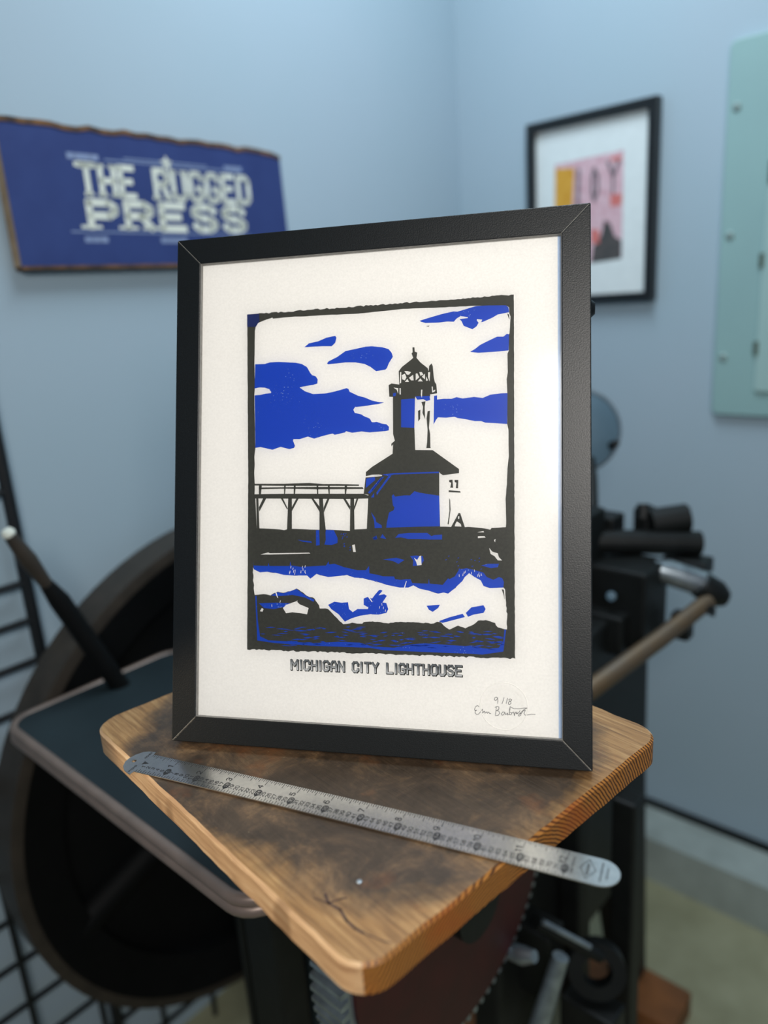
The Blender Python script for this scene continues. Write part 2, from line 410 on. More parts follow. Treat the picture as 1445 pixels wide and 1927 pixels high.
def text(mb, s, place, height, width=None, sw=1.2, gap=1.8, x0=0.0, y0=0.0, mi=0, serif=0.0, ext=0.6):
    """lay the string out from (x0, y0); width fixes its total length"""
    tot = sum(adv(c, gap) for c in s) - gap
    ky = height / 6.0; kx = (width / tot) if width else ky
    x = 0.0
    for c in s:
        off = -1.3 if c == 'I' else (-0.5 if c == '1' else 0.0)
        wk = 1.25 if c == 'M' else 1.0
        for st in G[c]:
            pts = [(x0 + (x + off + p[0] * wk) * kx, y0 + p[1] * ky) for p in st]
            mb.ribbon(pts, sw * (kx + ky) / 2, place, mi, ext)
            if serif:
                for e in (st[0], st[-1]):
                    if e[1] in (0, 6) and c not in 'SCGOE':
                        ex, ey = x0 + (x + off + e[0] * wk) * kx, y0 + e[1] * ky
                        mb.ribbon([(ex - serif * kx, ey), (ex + serif * kx, ey)], sw * 0.6 * ky, place, mi, 0.0)
        x += adv(c, gap)

# ------------------------------------------------------------------ room shell
FL = -ZB                                     # floor, measured from the board top
LEDGE_Z = -0.845; LEDGE_Q = 1.359
def slab(name, m_, s0, s1, q0, q1, z0, z1, label):
    mb = MB(); mb.box(room((s0 + s1) / 2, (q0 + q1) / 2, (z0 + z1) / 2), ((s1 - s0) / 2, (q1 - q0) / 2, (z1 - z0) / 2), RA)
    return struct(mb.build(name, m_), label)
slab('floor', M['floor'], CS - 0.1, 2.2, -2.2, DW + 0.1, FL - 0.1, FL, 'bare concrete floor, greenish grey')
slab('wall_left', M['wall'], CS - 0.1, CS, -2.2, DW + 0.1, FL, 1.5, 'pale blue-grey painted wall behind the blue sign')
slab('wall_right', M['wall'], CS, 2.2, DW, DW + 0.1, FL, 1.5, 'pale blue-grey painted wall behind the framed picture')
slab('ceiling', M['ceiling'], CS - 0.1, 2.2, -2.2, DW + 0.1, 1.5, 1.6, 'white ceiling')
slab('trim_1', M['ledge'], CS, 2.2, LEDGE_Q, DW, FL, LEDGE_Z, 'low concrete ledge running along the foot of the wall')
mb = MB(); mb.box(room(0.5, DW - 0.004, LEDGE_Z + 0.008), (1.7, 0.004, 0.008), RA)
struct(mb.build('trim_2', M['iron']), 'thin dark joint between wall and ledge')

# ------------------------------------------------------------------ blue sign on the left wall
sg = empty('wall_sign', Matrix.Translation(room(CS, 0.69, 0.385)) @ ROOM)   # local: x out of the wall, y along it, z up
tag(sg, 'dark blue wooden sign with white lettering and a rough bark top edge on the wall', 'sign')
random.seed(3)
top = []
n = 26
for i in range(n + 1):
    t = i / n
    top.append((-0.231 + 0.463 * t, 0.176 - 0.004 * t + random.uniform(-0.002, 0.0025)))
top[-1] = (top[-1][0], top[-1][1] - 0.008)
outl = [(-0.231, 0.0), (0.236, 0.0 - 0.002)] + top[::-1]
mb = MB(); mb.prism([(0.004, y, z) for y, z in outl], (0.022, 0, 0), 0, 1)
mb.build('board', [M['sign_blue'], M['cut_wood']], sg)
mb = MB()
for i in range(n):
    (y0, z0), (y1, z1) = top[i], top[i + 1]
    mb.prism([(0.004, y0, z0 - 0.001), (0.0275, y0, z0 - 0.003), (0.027, y0, z0 + 0.0035), (0.006, y0, z0 + 0.005)], (0, y1 - y0, z1 - z0))
mb.build('bark_edge', M['bark'], sg)
mb = MB(); mb.box((0.0148, 0.003, -0.0018), (0.0118, 0.232, 0.0022)); mb.build('bark_edge', M['bark'], sg)
for dy in (-0.15, 0.15):
    mb = MB(); mb.box((0.002, dy, 0.12), (0.002, 0.012, 0.02)); mb.build('hanger', M['iron'], sg)
pl = lambda y, z: (0.0263, y, z)
q0 = 0.69
for word, h_, w_, sw_, gap_, ya, za, se in (('THE RUGGED', 0.037, 0.288, 1.45, 2.0, 0.560, 0.478, 1.3), ('PRESS', 0.032, 0.266, 1.35, 1.9, 0.566, 0.4355, 1.6)):
    kx_ = w_ / (sum(adv(c, gap_) for c in word) - gap_); x_ = 0.0
    for ch in word:
        if ch != ' ':
            mb = MB(); text(mb, ch, pl, h_, adv(ch, 0) * kx_, sw_, 0, ya - q0 + x_ * kx_, za - 0.385, serif=se); mb.build('letter', M['sign_white'], sg)
        x_ += adv(ch, gap_)
mb = MB()
mb.ribbon([(0.60 - q0, 0.1385), (0.80 - q0, 0.1385)], 0.002, pl); mb.ribbon([(0.63 - q0, 0.1425), (0.77 - q0, 0.1425)], 0.0018, pl)
for y in (0.548, 0.559, 0.570, 0.581): mb.ribbon([(y - q0, 0.140), (y + 0.008 - q0, 0.140)], 0.008, pl)
for y in (0.806, 0.817, 0.828): mb.ribbon([(y - q0, 0.142), (y + 0.008 - q0, 0.142)], 0.008, pl)
mb.ribbon([(0.535 - q0, 0.044), (0.84 - q0, 0.044)], 0.002, pl)
for y in (0.555, 0.566, 0.577): mb.ribbon([(y - q0, 0.034), (y + 0.008 - q0, 0.034)], 0.008, pl)
for y in (0.675, 0.686, 0.697, 0.708): mb.ribbon([(y - q0, 0.034), (y + 0.008 - q0, 0.034)], 0.008, pl)
mb.build('ornament', M['sign_pale'], sg)
mb = MB()
star = [((0.011 if k % 2 == 0 else 0.0055) * math.sin(k * math.pi / 5), (0.011 if k % 2 == 0 else 0.0055) * math.cos(k * math.pi / 5)) for k in range(10)]
mb.poly([pl(0.699 - q0 + a, 0.141 + b_) for a, b_ in star]); mb.build('star', M['sign_white'], sg)

# ------------------------------------------------------------------ framed picture on the right wall
P1, P2, Z1, Z2 = -0.878, -0.608, 0.277, 0.629
pc = empty('wall_picture', Matrix.Translation(room((P1 + P2) / 2, DW, Z1)) @ ROOM)   # local: x along the wall, y into it
tag(pc, 'black framed picture with a wide white mount and pink print hanging on the wall', 'picture')
hw, hh, bw = (P2 - P1) / 2, Z2 - Z1, 0.017
mb_pts = [((-hw, 0), (hw, 0), (hw - bw, bw), (-hw + bw, bw)), ((hw, 0), (hw, hh), (hw - bw, hh - bw), (hw - bw, bw)),
          ((hw, hh), (-hw, hh), (-hw + bw, hh - bw), (hw - bw, hh - bw)), ((-hw, hh), (-hw, 0), (-hw + bw, bw), (-hw + bw, hh - bw))]
for q in mb_pts:
    mb = MB(); mb.prism([(x, -0.022, z) for x, z in q], (0, 0.0215, 0)); mb.build('frame_rail', M['pic_frame'], pc, bevel=0.001)
mb = MB(); mb.box((0, -0.008, hh / 2), (hw - bw + 0.003, 0.002, hh / 2 - bw + 0.003)); mt = mb.build('mount', M['mount'], pc)
cxm = (P1 + P2) / 2
pp = lambda lay: (lambda s, z: (s - cxm, -0.0101 - 0.0002 * lay, z - Z1))
flat('print_ground', [[(-0.819, 0.352), (-0.675, 0.358), (-0.675, 0.551), (-0.819, 0.547)]], M['pink'], mt, pp(0))
flat('print_block', [[(-0.820, 0.46), (-0.781, 0.455), (-0.776, 0.535), (-0.818, 0.54)]], M['yellow'], mt, pp(1))
lt_ = MB()
for st_, w_ in (([(-0.769, 0.462), (-0.767, 0.53)], 0.007), ([(-0.734, 0.470), (-0.738, 0.485), (-0.738, 0.512), (-0.734, 0.527), (-0.727, 0.512), (-0.727, 0.485), (-0.734, 0.470)], 0.006), ([(-0.706, 0.535), (-0.695, 0.508), (-0.684, 0.535)], 0.006), ([(-0.695, 0.508), (-0.695, 0.478)], 0.005)):
    lt_.ribbon(st_, w_, pp(1))
lt_.build('print_letters', M['soft_ink'], mt)
flat('print_figure', [[(-0.74, 0.354), (-0.676, 0.358), (-0.676, 0.392), (-0.690, 0.400), (-0.700, 0.425), (-0.712, 0.432), (-0.718, 0.405), (-0.735, 0.385)]], M['grey_ink'], mt, pp(1))
for q in ([(-0.700, 0.455), (-0.678, 0.455), (-0.676, 0.475), (-0.700, 0.477)], [(-0.74, 0.392), (-0.722, 0.39), (-0.722, 0.415), (-0.74, 0.418)], [(-0.7, 0.535), (-0.678, 0.535), (-0.678, 0.542), (-0.7, 0.542)]):
    flat('print_spot', [q], M['red_ink'], mt, pp(2))

# ------------------------------------------------------------------ electrical panel on the right wall
pn = empty('electrical_panel', Matrix.Translation(room(-0.30, DW, 0.064)) @ ROOM)
tag(pn, 'pale green metal electrical panel cover with screws mounted on the wall', 'panel')
def rrect(x0, x1, z0, z1, r, k=5):
    pts = []
    for cx_, cz_, a in ((x1 - r, z1 - r, 0), (x0 + r, z1 - r, 90), (x0 + r, z0 + r, 180), (x1 - r, z0 + r, 270)):
        for i in range(k + 1):
            w = math.radians(a + 90 * i / k); pts.append((cx_ + r * math.cos(w), cz_ + r * math.sin(w)))
    return pts
x0p = -0.491 + 0.30; hp = 0.622
mb = MB(); mb.prism([(x, -0.014, z) for x, z in rrect(x0p, 0.19, 0, hp, 0.012)], (0, 0.0135, 0)); mb.build('cover', M['panel'], pn, bevel=0.002)
mb = MB(); mb.prism([(x, -0.020, z) for x, z in rrect(x0p + 0.073, 0.12, 0.045, 0.47, 0.006)], (0, 0.0062, 0)); dr_ = mb.build('door', M['panel_door'], pn, bevel=0.002)
mb = MB(); mb.box((x0p + 0.082, -0.022, 0.41), (0.006, 0.0025, 0.018)); mb.build('latch', M['latch'], dr_)
for zz in (0.27, 0.122):
    mb = MB(); mb.box((x0p + 0.073, -0.019, zz), (0.004, 0.003, 0.012)); mb.build('hinge', M['latch'], dr_, bevel=0.001)
for xx in (x0p + 0.016, 0.174):
    for zz in (0.52, 0.316, 0.106):
        mb = MB(); mb.ring((xx, -0.014, zz), (0, -1, 0), [(0.0001, 0), (0.007, 0), (0.007, 0.002), (0.005, 0.0035), (0.0001, 0.0038)], 18)
        mb.box((xx, -0.0178, zz), (0.005, 0.0004, 0.0008)); mb.build('screw', M['screw'], pn)

# ------------------------------------------------------------------ printing press
pr = empty('printing_press', Matrix.Translation(room(-0.6, 0.75, FL)) @ ROOM)
tag(pr, 'old black cast-iron letterpress printing press with a large flywheel and red gear', 'press')
PB = V((-0.6, 0.75, FL))
L = lambda s, q, z: V((s, q, z)) - PB          # room coordinates -> press local
def at(px, py, **k): return V(sqz(hit(px, py, **k))) - PB
def pbox(name, m_, c, half, bevel=0.004, label=None):
    mb = MB(); mb.box(c, half); return mb.build(name, m_, pr, bevel=bevel, label=label)
# flywheel, its plane parallel to the left wall
WC = L(-0.962, 0.663, -0.409); WR = 0.410
fw = MB(); fw.ring(WC, (1, 0, 0), [(WR, -0.030), (WR, 0.030), (WR - 0.012, 0.032), (WR - 0.040, 0.026), (WR - 0.040, -0.026), (WR - 0.012, -0.032)], 96)
wheel = fw.build('flywheel', M['rim'], pr, smooth=True, label='large black flywheel with worn rim')
mb = MB(); mb.ring(WC, (1, 0, 0), [(WR - 0.016, 0.0325), (WR - 0.040, 0.0275), (WR - 0.075, 0.020), (WR - 0.075, -0.026), (WR - 0.040, -0.0275), (WR - 0.030, 0.0)], 96)
mb.build('inner_rim', M['iron_dark'], wheel, smooth=True)
mb = MB(); mb.ring(WC, (1, 0, 0), [(0.0001, -0.014), (WR - 0.05, -0.014), (WR - 0.05, -0.004), (0.0001, -0.004)], 72); mb.build('web', M['iron_dark'], wheel)
mb = MB(); mb.ring(WC, (1, 0, 0), [(0.0001, -0.04), (0.07, -0.04), (0.07, 0.05), (0.05, 0.06), (0.0001, 0.06)], 32); mb.build('hub', M['iron_dark'], wheel, smooth=True)
for k in range(6):
    a = math.radians(20 + 60 * k); e = V((0, math.cos(a), math.sin(a)))
    mb = MB(); mb.tube([WC + e * 0.05, WC + e * 0.2, WC + e * (WR - 0.045)], [0.032, 0.024, 0.026], 10); mb.build('spoke', M['iron_dark'], wheel, smooth=True)
mb = MB(); mb.tube([WC - V((0.03, 0, 0)), WC + V((0.50, 0, 0))], 0.024, 20); mb.build('main_shaft', M['iron'], pr, smooth=True)
# side frames and legs
for s in (-0.80, -0.45):
    mb = MB()
    o_ = [(0.60, FL + 0.05), (0.66, FL + 0.05), (0.72, -0.62), (0.95, -0.62), (1.02, FL + 0.05), (1.09, FL + 0.05), (1.06, -0.45), (1.05, -0.16), (0.98, -0.13), (0.74, -0.15), (0.64, -0.30), (0.62, -0.50)]
    mb.prism([L(s - 0.02, q, z) for q, z in o_], (0.04, 0, 0)); mb.build('side_frame', M['iron'], pr, bevel=0.006)
pbox('cross_tie', M['iron'], L(-0.625, 0.99, -0.30), (0.16, 0.03, 0.05))
pbox('bed', M['iron'], L(-0.62, 0.93, -0.155), (0.15, 0.05, 0.16))
pbox('platen', M['iron'], L(-0.62, 0.78, -0.28), (0.15, 0.025, 0.12))
# tray to the left of the feed board, with metal edging
tz = -0.155
tout = []
ts0, ts1, tq0, tq1, tr_ = -0.918, -0.44, 0.2835, 0.53, 0.03
for cx_, cy_, a in ((ts1 - tr_, tq1 - tr_, 0), (ts0 + tr_, tq1 - tr_, 90), (ts0 + tr_, tq0 + tr_, 180), (ts1 - tr_, tq0 + tr_, 270)):
    for i in range(7):
        w = math.radians(a + 15 * i); tout.append((cx_ + tr_ * math.cos(w), cy_ + tr_ * math.sin(w)))
mb = MB(); mb.prism([L(s, q, tz - 0.018) for s, q in tout], (0, 0, 0.017)); tray = mb.build('delivery_tray', M['tray'], pr, label='dark flat tray with a rounded metal edge')
for dz, gr_ in ((-0.0155, 0.0065), (-0.0050, 0.0060)):
    mb = MB(); lp = [L(s, q, tz + dz) for s, q in tout]
    mb.tube(lp + [lp[0]], gr_, 10); mb.build('edge_moulding', M['trim_metal'], tray, smooth=True)
mb = MB(); mb.tube([L(-0.60, 0.44, tz - 0.02), L(-0.60, 0.50, -0.45), L(-0.62, 0.66, -0.60)], 0.022, 12); mb.build('tray_bracket', M['iron'], pr, smooth=True)
# throw-off lever in front of the flywheel
a_, b_, c_, d_ = at(16, 1004, s=-0.885), at(88, 1100, s=-0.885), at(112, 1130, s=-0.885), at(225, 1290, s=-0.885)
mb = MB(); mb.tube([a_, a_.lerp(b_, 0.5), b_], [0.007, 0.0105, 0.0075], 14); lev = mb.build('lever', M['rim'], pr, smooth=True, label='throw-off lever with worn grip')
e_ = L(-0.885, 0.58, -0.42)
mb = MB(); mb.tube([b_, c_, d_, e_], [0.0085, 0.0125, 0.0125, 0.018], 14); mb.build('lever_arm', M['iron_dark'], lev, smooth=True)
mb = MB(); mb.ring(a_, (a_ - b_), [(0.0001, -0.006), (0.0065, -0.005), (0.008, 0.0), (0.006, 0.005), (0.0001, 0.007)], 20); mb.build('knob', M['sign_white'], lev, smooth=True, label='pale worn knob')
mb = MB(); mb.box(L(-0.845, 0.60, -0.42), (0.05, 0.025, 0.03)); mb.build('lever_pivot', M['iron'], pr, bevel=0.004)
# roller arms and shafts seen to the right of the picture frame
def stick(name, m_, p0, p1, rad, label=None, depth0=1.12, depth1=None, seg=14):
    mb = MB(); mb.tube([at(*p0, depth=depth0), at(*p1, depth=depth1 or depth0)], rad, seg); return mb.build(name, m_, pr, smooth=True, label=label)
def facing(name, m_, x0, y0, x1, y1, depth, th, bevel=0.004):
    """a block standing at the given depth, aligned to the press"""
    c = (at(x0, y0, depth=depth) + at(x1, y1, depth=depth)) / 2
    w = abs(x1 - x0) * depth / F / 2; h = abs(y1 - y0) * depth / F / 2
    mb = MB(); mb.box(c, (w * 0.95, th, h)); return mb.build(name, m_, pr, bevel=bevel)
facing('roller_carriage', M['iron'], 1080, 1048, 1240, 1200, 1.10, 0.04)
facing('roller_carriage', M['iron'], 1100, 1140, 1190, 1215, 1.08, 0.03)
stick('rail', M['iron'], (1080, 1018), (1316, 1022), 0.018, depth0=1.10)
facing('rail_block', M['iron'], 1250, 1046, 1336, 1076, 1.10, 0.02)
facing('saddle', M['iron'], 1108, 965, 1168, 1010, 1.12, 0.02)
facing('saddle', M['iron'], 1196, 952, 1228, 1004, 1.12, 0.014)
stick('roller_end', M['iron'], (1222, 985), (1292, 975), 0.022, depth0=1.11)
for px, py, r_ in ((1258, 964, 0.013), (1284, 962, 0.012), (1210, 956, 0.010)):
    mb = MB(); mb.tube([at(px, py + 20, depth=1.11), at(px, py - 8, depth=1.11)], [r_, r_ * 0.9], 12); mb.build('oil_cup', M['iron'], pr, smooth=True)
mb = MB(); mb.tube([at(1228, 1068, depth=1.07), at(1255, 1076, depth=1.07), at(1335, 1103, depth=1.07)], [0.012, 0.018, 0.019], 16)
mb.build('roller_shaft', M['bright_metal'], pr, smooth=True, label='bright machined roller shaft')
mb = MB(); mb.tube([at(1318, 1100, depth=1.06), at(1346, 1118, depth=1.06), at(1366, 1126, depth=1.06)], [0.020, 0.021, 0.012], 10); nut = mb.build('clamp_nut', M['iron'], pr, smooth=True)
mb = MB(); mb.tube([at(1330, 1136, depth=1.05), at(1322, 1148, depth=1.05)], [0.014, 0.018], 10); mb.build('collar', M['iron'], nut, smooth=True)
mb = MB(); mb.tube([at(1334, 1130, depth=1.05), at(1240, 1203, depth=1.02), at(1090, 1312, depth=0.98)], [0.0115, 0.0125, 0.0135], 16)
mb.build('draw_rod', M['brass'], pr, smooth=True, label='worn brass-coloured connecting rod')
facing('bracket', M['iron'], 1264, 1150, 1302, 1202, 1.08, 0.012)
mb = MB(); mb.ring(at(1150, 1122, depth=1.05), (0.4, -1, 0.2), [(0.0001, 0), (0.007, 0), (0.006, 0.004), (0.0001, 0.005)], 14); mb.build('bolt', M['disc'], pr, smooth=True)
# round disc on a stem
DC = at(1087, 811, depth=1.18)
dn = V((0.62, -0.72, 0.20)).normalized()
mb = MB(); mb.ring(DC, dn, [(0.0001, -0.012), (0.05, -0.010), (0.0635, -0.004), (0.0645, 0.004), (0.060, 0.007), (0.0001, 0.004)], 48); dsc = mb.build('round_disc', M['disc'], pr, smooth=True, label='round blue-grey disc on a black stem')
mb = MB(); mb.ring(DC, dn, [(0.062, -0.005), (0.0665, -0.005), (0.0665, 0.006), (0.062, 0.008)], 48); mb.build('disc_rim', M['bright_metal'], dsc, smooth=True)
mb = MB(); mb.tube([at(1152, 838, depth=1.17), at(1160, 834, depth=1.15)], [0.007, 0.005], 10); mb.build('disc_screw', M['iron'], dsc, smooth=True)
mb = MB(); mb.tube([at(1109, 862, depth=1.18), at(1112, 900, depth=1.17), at(1113, 990, depth=1.13)], [0.008, 0.010, 0.011], 12); mb.build('stem', M['iron'], pr, smooth=True)
# lower right: posts, link, bolt, cam
def post(name, m_, px, dep, half, z0, z1, py=1600):
    c = at(px, py, depth=dep); mb = MB()
    mb.box(V((c.x, c.y, (z0 + z1) / 2 - FL)), (half[0], half[1], (z1 - z0) / 2)); return mb.build(name, m_, pr, bevel=0.004)
post('front_post', M['iron'], 1180, 0.99, (0.016, 0.016), FL + 0.05, -0.32)
post('front_post', M['iron'], 1082, 1.02, (0.015, 0.018), FL + 0.05, -0.18)
mb = MB(); mb.tube([at(1010, 1735, depth=0.93), at(1130, 1800, depth=0.95)], [0.008, 0.008], 12); mb.build('link', M['iron'], pr, smooth=True)
mb = MB(); mb.tube([at(1022, 1735, depth=0.915), at(1110, 1782, depth=0.93)], [0.0035, 0.0035], 12); mb.build('link_pin', M['bright_metal'], pr, smooth=True)
mb = MB(); mb.ring(at(1122, 1822, depth=0.96), (0.5, -0.8, 0.3), [(0.019, -0.01), (0.036, -0.01), (0.036, 0.01), (0.019, 0.01)], 28); mb.build('eye_end', M['iron'], pr, smooth=True)
facing('crank_plate', M['iron'], 900, 1700, 1060, 1850, 1.0, 0.02)
facing('crank_plate', M['iron'], 1060, 1868, 1170, 1990, 0.98, 0.02)
mb = MB(); mb.tube([at(1055, 1800, depth=0.90), at(1005, 1960, depth=0.92)], [0.010, 0.013], 12); mb.build('drive_rod', M['bright_metal'], pr, smooth=True)
mb = MB(); mb.tube([at(962, 1790, depth=0.9), at(985, 1798, depth=0.88), at(1006, 1800, depth=0.87)], [0.010, 0.011, 0.007], 12); mb.build('bolt', M['bright_metal'], pr, smooth=True, label='bright bolt')
# big gear with a red face, plane parallel to the flywheel
GC = at(838, 1672, depth=0.80); GR = 0.166
g = MB(); T = 84
prof = []
for k in range(T):
    for f_, r_ in ((0.0, GR), (0.28, GR), (0.42, GR + 0.009), (0.78, GR + 0.009), (0.92, GR)):
        w = 2 * math.pi * (k + f_) / T; prof.append((GC.y + r_ * math.cos(w), GC.z + r_ * math.sin(w)))
g.prism([(GC.x - 0.022, y, z) for y, z in prof], (0.04, 0, 0), 0, 0)
gear = g.build('gear', M['bright_metal'], pr, label='large toothed gear with dark red face')
mb = MB(); mb.ring(GC, (1, 0, 0), [(0.0001, 0.0185), (GR - 0.006, 0.0185), (GR - 0.006, 0.022), (0.03, 0.024), (0.0001, 0.024)], 64); mb.build('gear_face', M['red'], gear)
mb = MB(); mb.ring(GC, (1, 0, 0), [(0.0001, 0.024), (0.035, 0.024), (0.035, 0.045), (0.0001, 0.045)], 28); mb.build('hub', M['iron'], gear, smooth=True)
mb = MB(); mb.tube([GC - V((0.25, 0, 0)), GC + V((0.02, 0, 0))], 0.02, 16); mb.build('gear_shaft', M['iron'], pr, smooth=True)
# legs left of the gear
post('front_leg', M['iron'], 520, 0.88, (0.028, 0.02), FL + 0.05, -0.20, 1800)
post('front_leg', M['tray'], 590, 0.95, (0.014, 0.015), FL + 0.05, -0.20, 1850)
post('front_leg', M['iron'], 470, 1.0, (0.008, 0.010), FL + 0.05, -0.22, 1800)
# bracket that carries the feed board
mb = MB(); mb.box(L(-0.36, 0.48, -0.045), (0.055, 0.055, 0.0248)); mb.build('board_bracket', M['iron'], pr, bevel=0.004)
mb = MB(); mb.tube([L(-0.36, 0.50, -0.06), L(-0.40, 0.66, -0.22), L(-0.45, 0.74, -0.30)], 0.02, 12); mb.build('bracket_arm', M['iron'], pr, smooth=True)
# timber skids under the press
for q in (0.62, 1.05):
    mb = MB(); mb.box(L(-0.62, q, FL + 0.025), (0.27, 0.045, 0.0248)); mb.build('skid', M['skid'], pr, bevel=0.004, label='brown timber skid under the press')
for s in (-0.80, -0.62, -0.45):
    mb = MB(); mb.box(L(s, 0.835, FL + 0.0245), (0.04, 0.165, 0.0235)); mb.build('skid', M['skid'], pr, bevel=0.004, label='brown timber skid under the press')

# ------------------------------------------------------------------ wire rack by the left wall
wr = empty('wire_rack', Matrix.Translation(room(-1.04, 0.2, FL)) @ ROOM)
tag(wr, 'black wire grid rack standing against the wall beside the flywheel', 'rack')
WB = V((-1.04, 0.2, FL)); LW = lambda s, q, z: V((s, q, z)) - WB
for q in (0.385, -0.25):
    mb = MB(); mb.tube([LW(-1.036, q, FL), LW(-1.036, q, 0.30)], 0.0085, 12); mb.build('post', M['wire'], wr, smooth=True)
for z in (0.24, 0.10, -0.03, -0.085, -0.145, -0.21, -0.28):
    mb = MB(); mb.tube([LW(-1.036, -0.25, z), LW(-1.036, 0.385, z)], 0.0055, 8); mb.build('crossbar', M['wire'], wr, smooth=True)
for k in range(9):
    mb = MB(); z = FL + 0.06 + 0.075 * k; mb.tube([LW(-1.036, -0.25, z), LW(-1.036, 0.75, z)], 0.0045, 8); mb.build('grid_wire', M['wire'], wr, smooth=True)
for k in range(11):
    q = -0.22 + 0.097 * k
    mb = MB(); mb.tube([LW(-1.028, q, FL + 0.001), LW(-1.028, q, FL + 0.68)], 0.0045, 8); mb.build('grid_wire', M['wire'], wr, smooth=True)

# ------------------------------------------------------------------ wooden feed board
E1 = V((0.7563, 0.6543, 0)).normalized(); E2 = V((-E1.y, E1.x, 0))
A0, B0 = 0.168, 0.2352
bc = E1 * (A0 + BA / 2) + E2 * (B0 + BB / 2)
TH = 0.020
bm_ = Matrix((E1, E2, ZZ)).transposed().to_4x4(); bm_.translation = V((bc.x, bc.y, ZB))
fb = empty('feed_board', bm_)
tag(fb, 'worn ink-stained wooden board with rounded corners carrying the black picture frame', 'board')
mb = MB(); out = []
rc = 0.020
for (x, y, a) in ((BA / 2 - rc, BB / 2 - rc, 0), (-BA / 2 + rc, BB / 2 - rc, 90), (-BA / 2 + rc, -BB / 2 + rc, 180), (BA / 2 - rc, -BB / 2 + rc, 270)):
    for i in range(9):
        w = math.radians(a + 90 * i / 8); out.append((x + rc * math.cos(w), y + rc * math.sin(w)))
# extra points on the sides with slight wear
random.seed(11)
pts = []
for i, p in enumerate(out):
    pts.append(p); q = out[(i + 1) % len(out)]
    Ls = math.hypot(q[0] - p[0], q[1] - p[1])
    if Ls > 0.05:
        nrm = ((q[1] - p[1]) / Ls, -(q[0] - p[0]) / Ls)
        for k in range(1, 30):
            w = random.uniform(-0.0004, 0.0002)
            pts.append((p[0] + (q[0] - p[0]) * k / 30 + nrm[0] * w, p[1] + (q[1] - p[1]) * k / 30 + nrm[1] * w))
n = len(pts)
rows = [(0.0016, 0.0), (0.0, -0.0016), (0.0, -TH + 0.0015), (0.0015, -TH)]
for ins, z in rows:
    for i, p in enumerate(pts):
        q0_, q1_ = pts[i - 1], pts[(i + 1) % n]
        tx, ty = q1_[0] - q0_[0], q1_[1] - q0_[1]; l_ = math.hypot(tx, ty)
        wob = random.uniform(0, 0.0007) if z == 0.0 else 0.0
        mb.v.append((p[0] - ty / l_ * (ins + wob), p[1] + tx / l_ * (ins + wob), z))
mb.f.append(tuple(range(n))); mb.mi.append(0)
for r_ in range(3):
    for i in range(n):
        j = (i + 1) % n; p, q = pts[i], pts[j]
        tx, ty = q[0] - p[0], q[1] - p[1]
        mi = 1 if abs(ty) > abs(tx) else 2
        mb.f.append((r_ * n + j, r_ * n + i, (r_ + 1) * n + i, (r_ + 1) * n + j)); mb.mi.append(mi)
mb.f.append(tuple(range(4 * n - 1, 3 * n - 1, -1))); mb.mi.append(0)
mb.build('plank', [M['board_top'], M['board_long'], M['board_end']], fb)
def onboard(px, py):
    P = hit(px, py, z=0.0) - V((bc.x, bc.y, ZB)); return (P.dot(E1), P.dot(E2))
bpl = lambda x, y: (x, y, 0.00012)
mb = MB()
for pl_, w in (([(612, 1683), (618, 1700), (640, 1712), (652, 1733), (668, 1748), (684, 1756)], 0.0016), ([(618, 1700), (640, 1692), (652, 1690)], 0.0011), ([(684, 1756), (712, 1768), (735, 1775)], 0.0007), ([(590, 1690), (618, 1700)], 0.0007)):
    mb.ribbon([onboard(*p) for p in pl_], w, bpl)
mb.build('crack', M['crack'], fb)
mb = MB(); c = onboard(676, 1659); mb.ring((c[0], c[1], 0.0), (0, 0, 1), [(0.0001, 0.0001), (0.0017, 0.0001), (0.0015, 0.0004), (0.0001, 0.0006)], 14); mb.build('glint_dot', M['bright_metal'], fb, smooth=True)  # small bright metal dot added to stand for a glint on the board

# ------------------------------------------------------------------ steel ruler
RX, RY, RAng, RW = -0.18308, 0.49151, -0.43519, 0.0212
ex_r = V((math.cos(RAng), math.sin(RAng), 0)); ey_r = V((-ex_r.y, ex_r.x, 0))
rm = Matrix((ex_r, ey_r, ZZ)).transposed().to_4x4(); rm.translation = V((RX, RY, ZB))
rl = empty('ruler', rm)
tag(rl, 'steel inch and pica ruler with a hooked end lying across the wooden board', 'ruler')
IN = 0.0254
def rz(x):
    t = (x - 6 * IN) / (6 * IN)
    return 0.0004 + 0.0011 * max(-0.35, 1 - t * t)
RT = 0.0007
outl = []                                    # blade in the ruler's own plane, upper edge then lower edge
N_ = 48
head = [(0.0004, 0.0030), (-0.0045, 0.0024), (-0.0090, 0.0002), (-0.0122, -0.0042), (-0.0139, -0.0095), (-0.0137, -0.0140), (-0.0112, -0.0190), (-0.0070, -0.0225), (-0.0015, -0.0246), (0.0008, -0.0250)]
tip_x = 0.3340
cap = []
for i in range(13):
    w = math.radians(90 - 15 * i); cap.append((0.3235 + 0.0108 * math.cos(w), -RW / 2 + (RW / 2) * math.sin(w)))
xs = [0.0012 + (0.3235 - 0.0012) * i / N_ for i in range(N_ + 1)]
strip_top = [(x, 0.0) for x in xs]; strip_bot = [(x, -RW) for x in xs]
mb = MB()
def rquad(poly, z_off=0.0):
    mb.prism([(x, y, rz(x)) for x, y in poly], (0, 0, RT))
k = len(mb.v)
for x in xs:
    for y, dz in ((0.0, 0), (0.0, RT), (-RW, RT), (-RW, 0)):
        mb.v.append((x, y, rz(x) + dz))
for i in range(N_):
    for a in range(4):
        b_ = (a + 1) % 4
        mb.f.append((k + 4 * i + a, k + 4 * i + b_, k + 4 * i + 4 + b_, k + 4 * i + 4 + a)); mb.mi.append(0)
# round tip
capo = [(x, y, rz(0.3235)) for x, y in cap]
mb.prism(capo, (0, 0, RT))
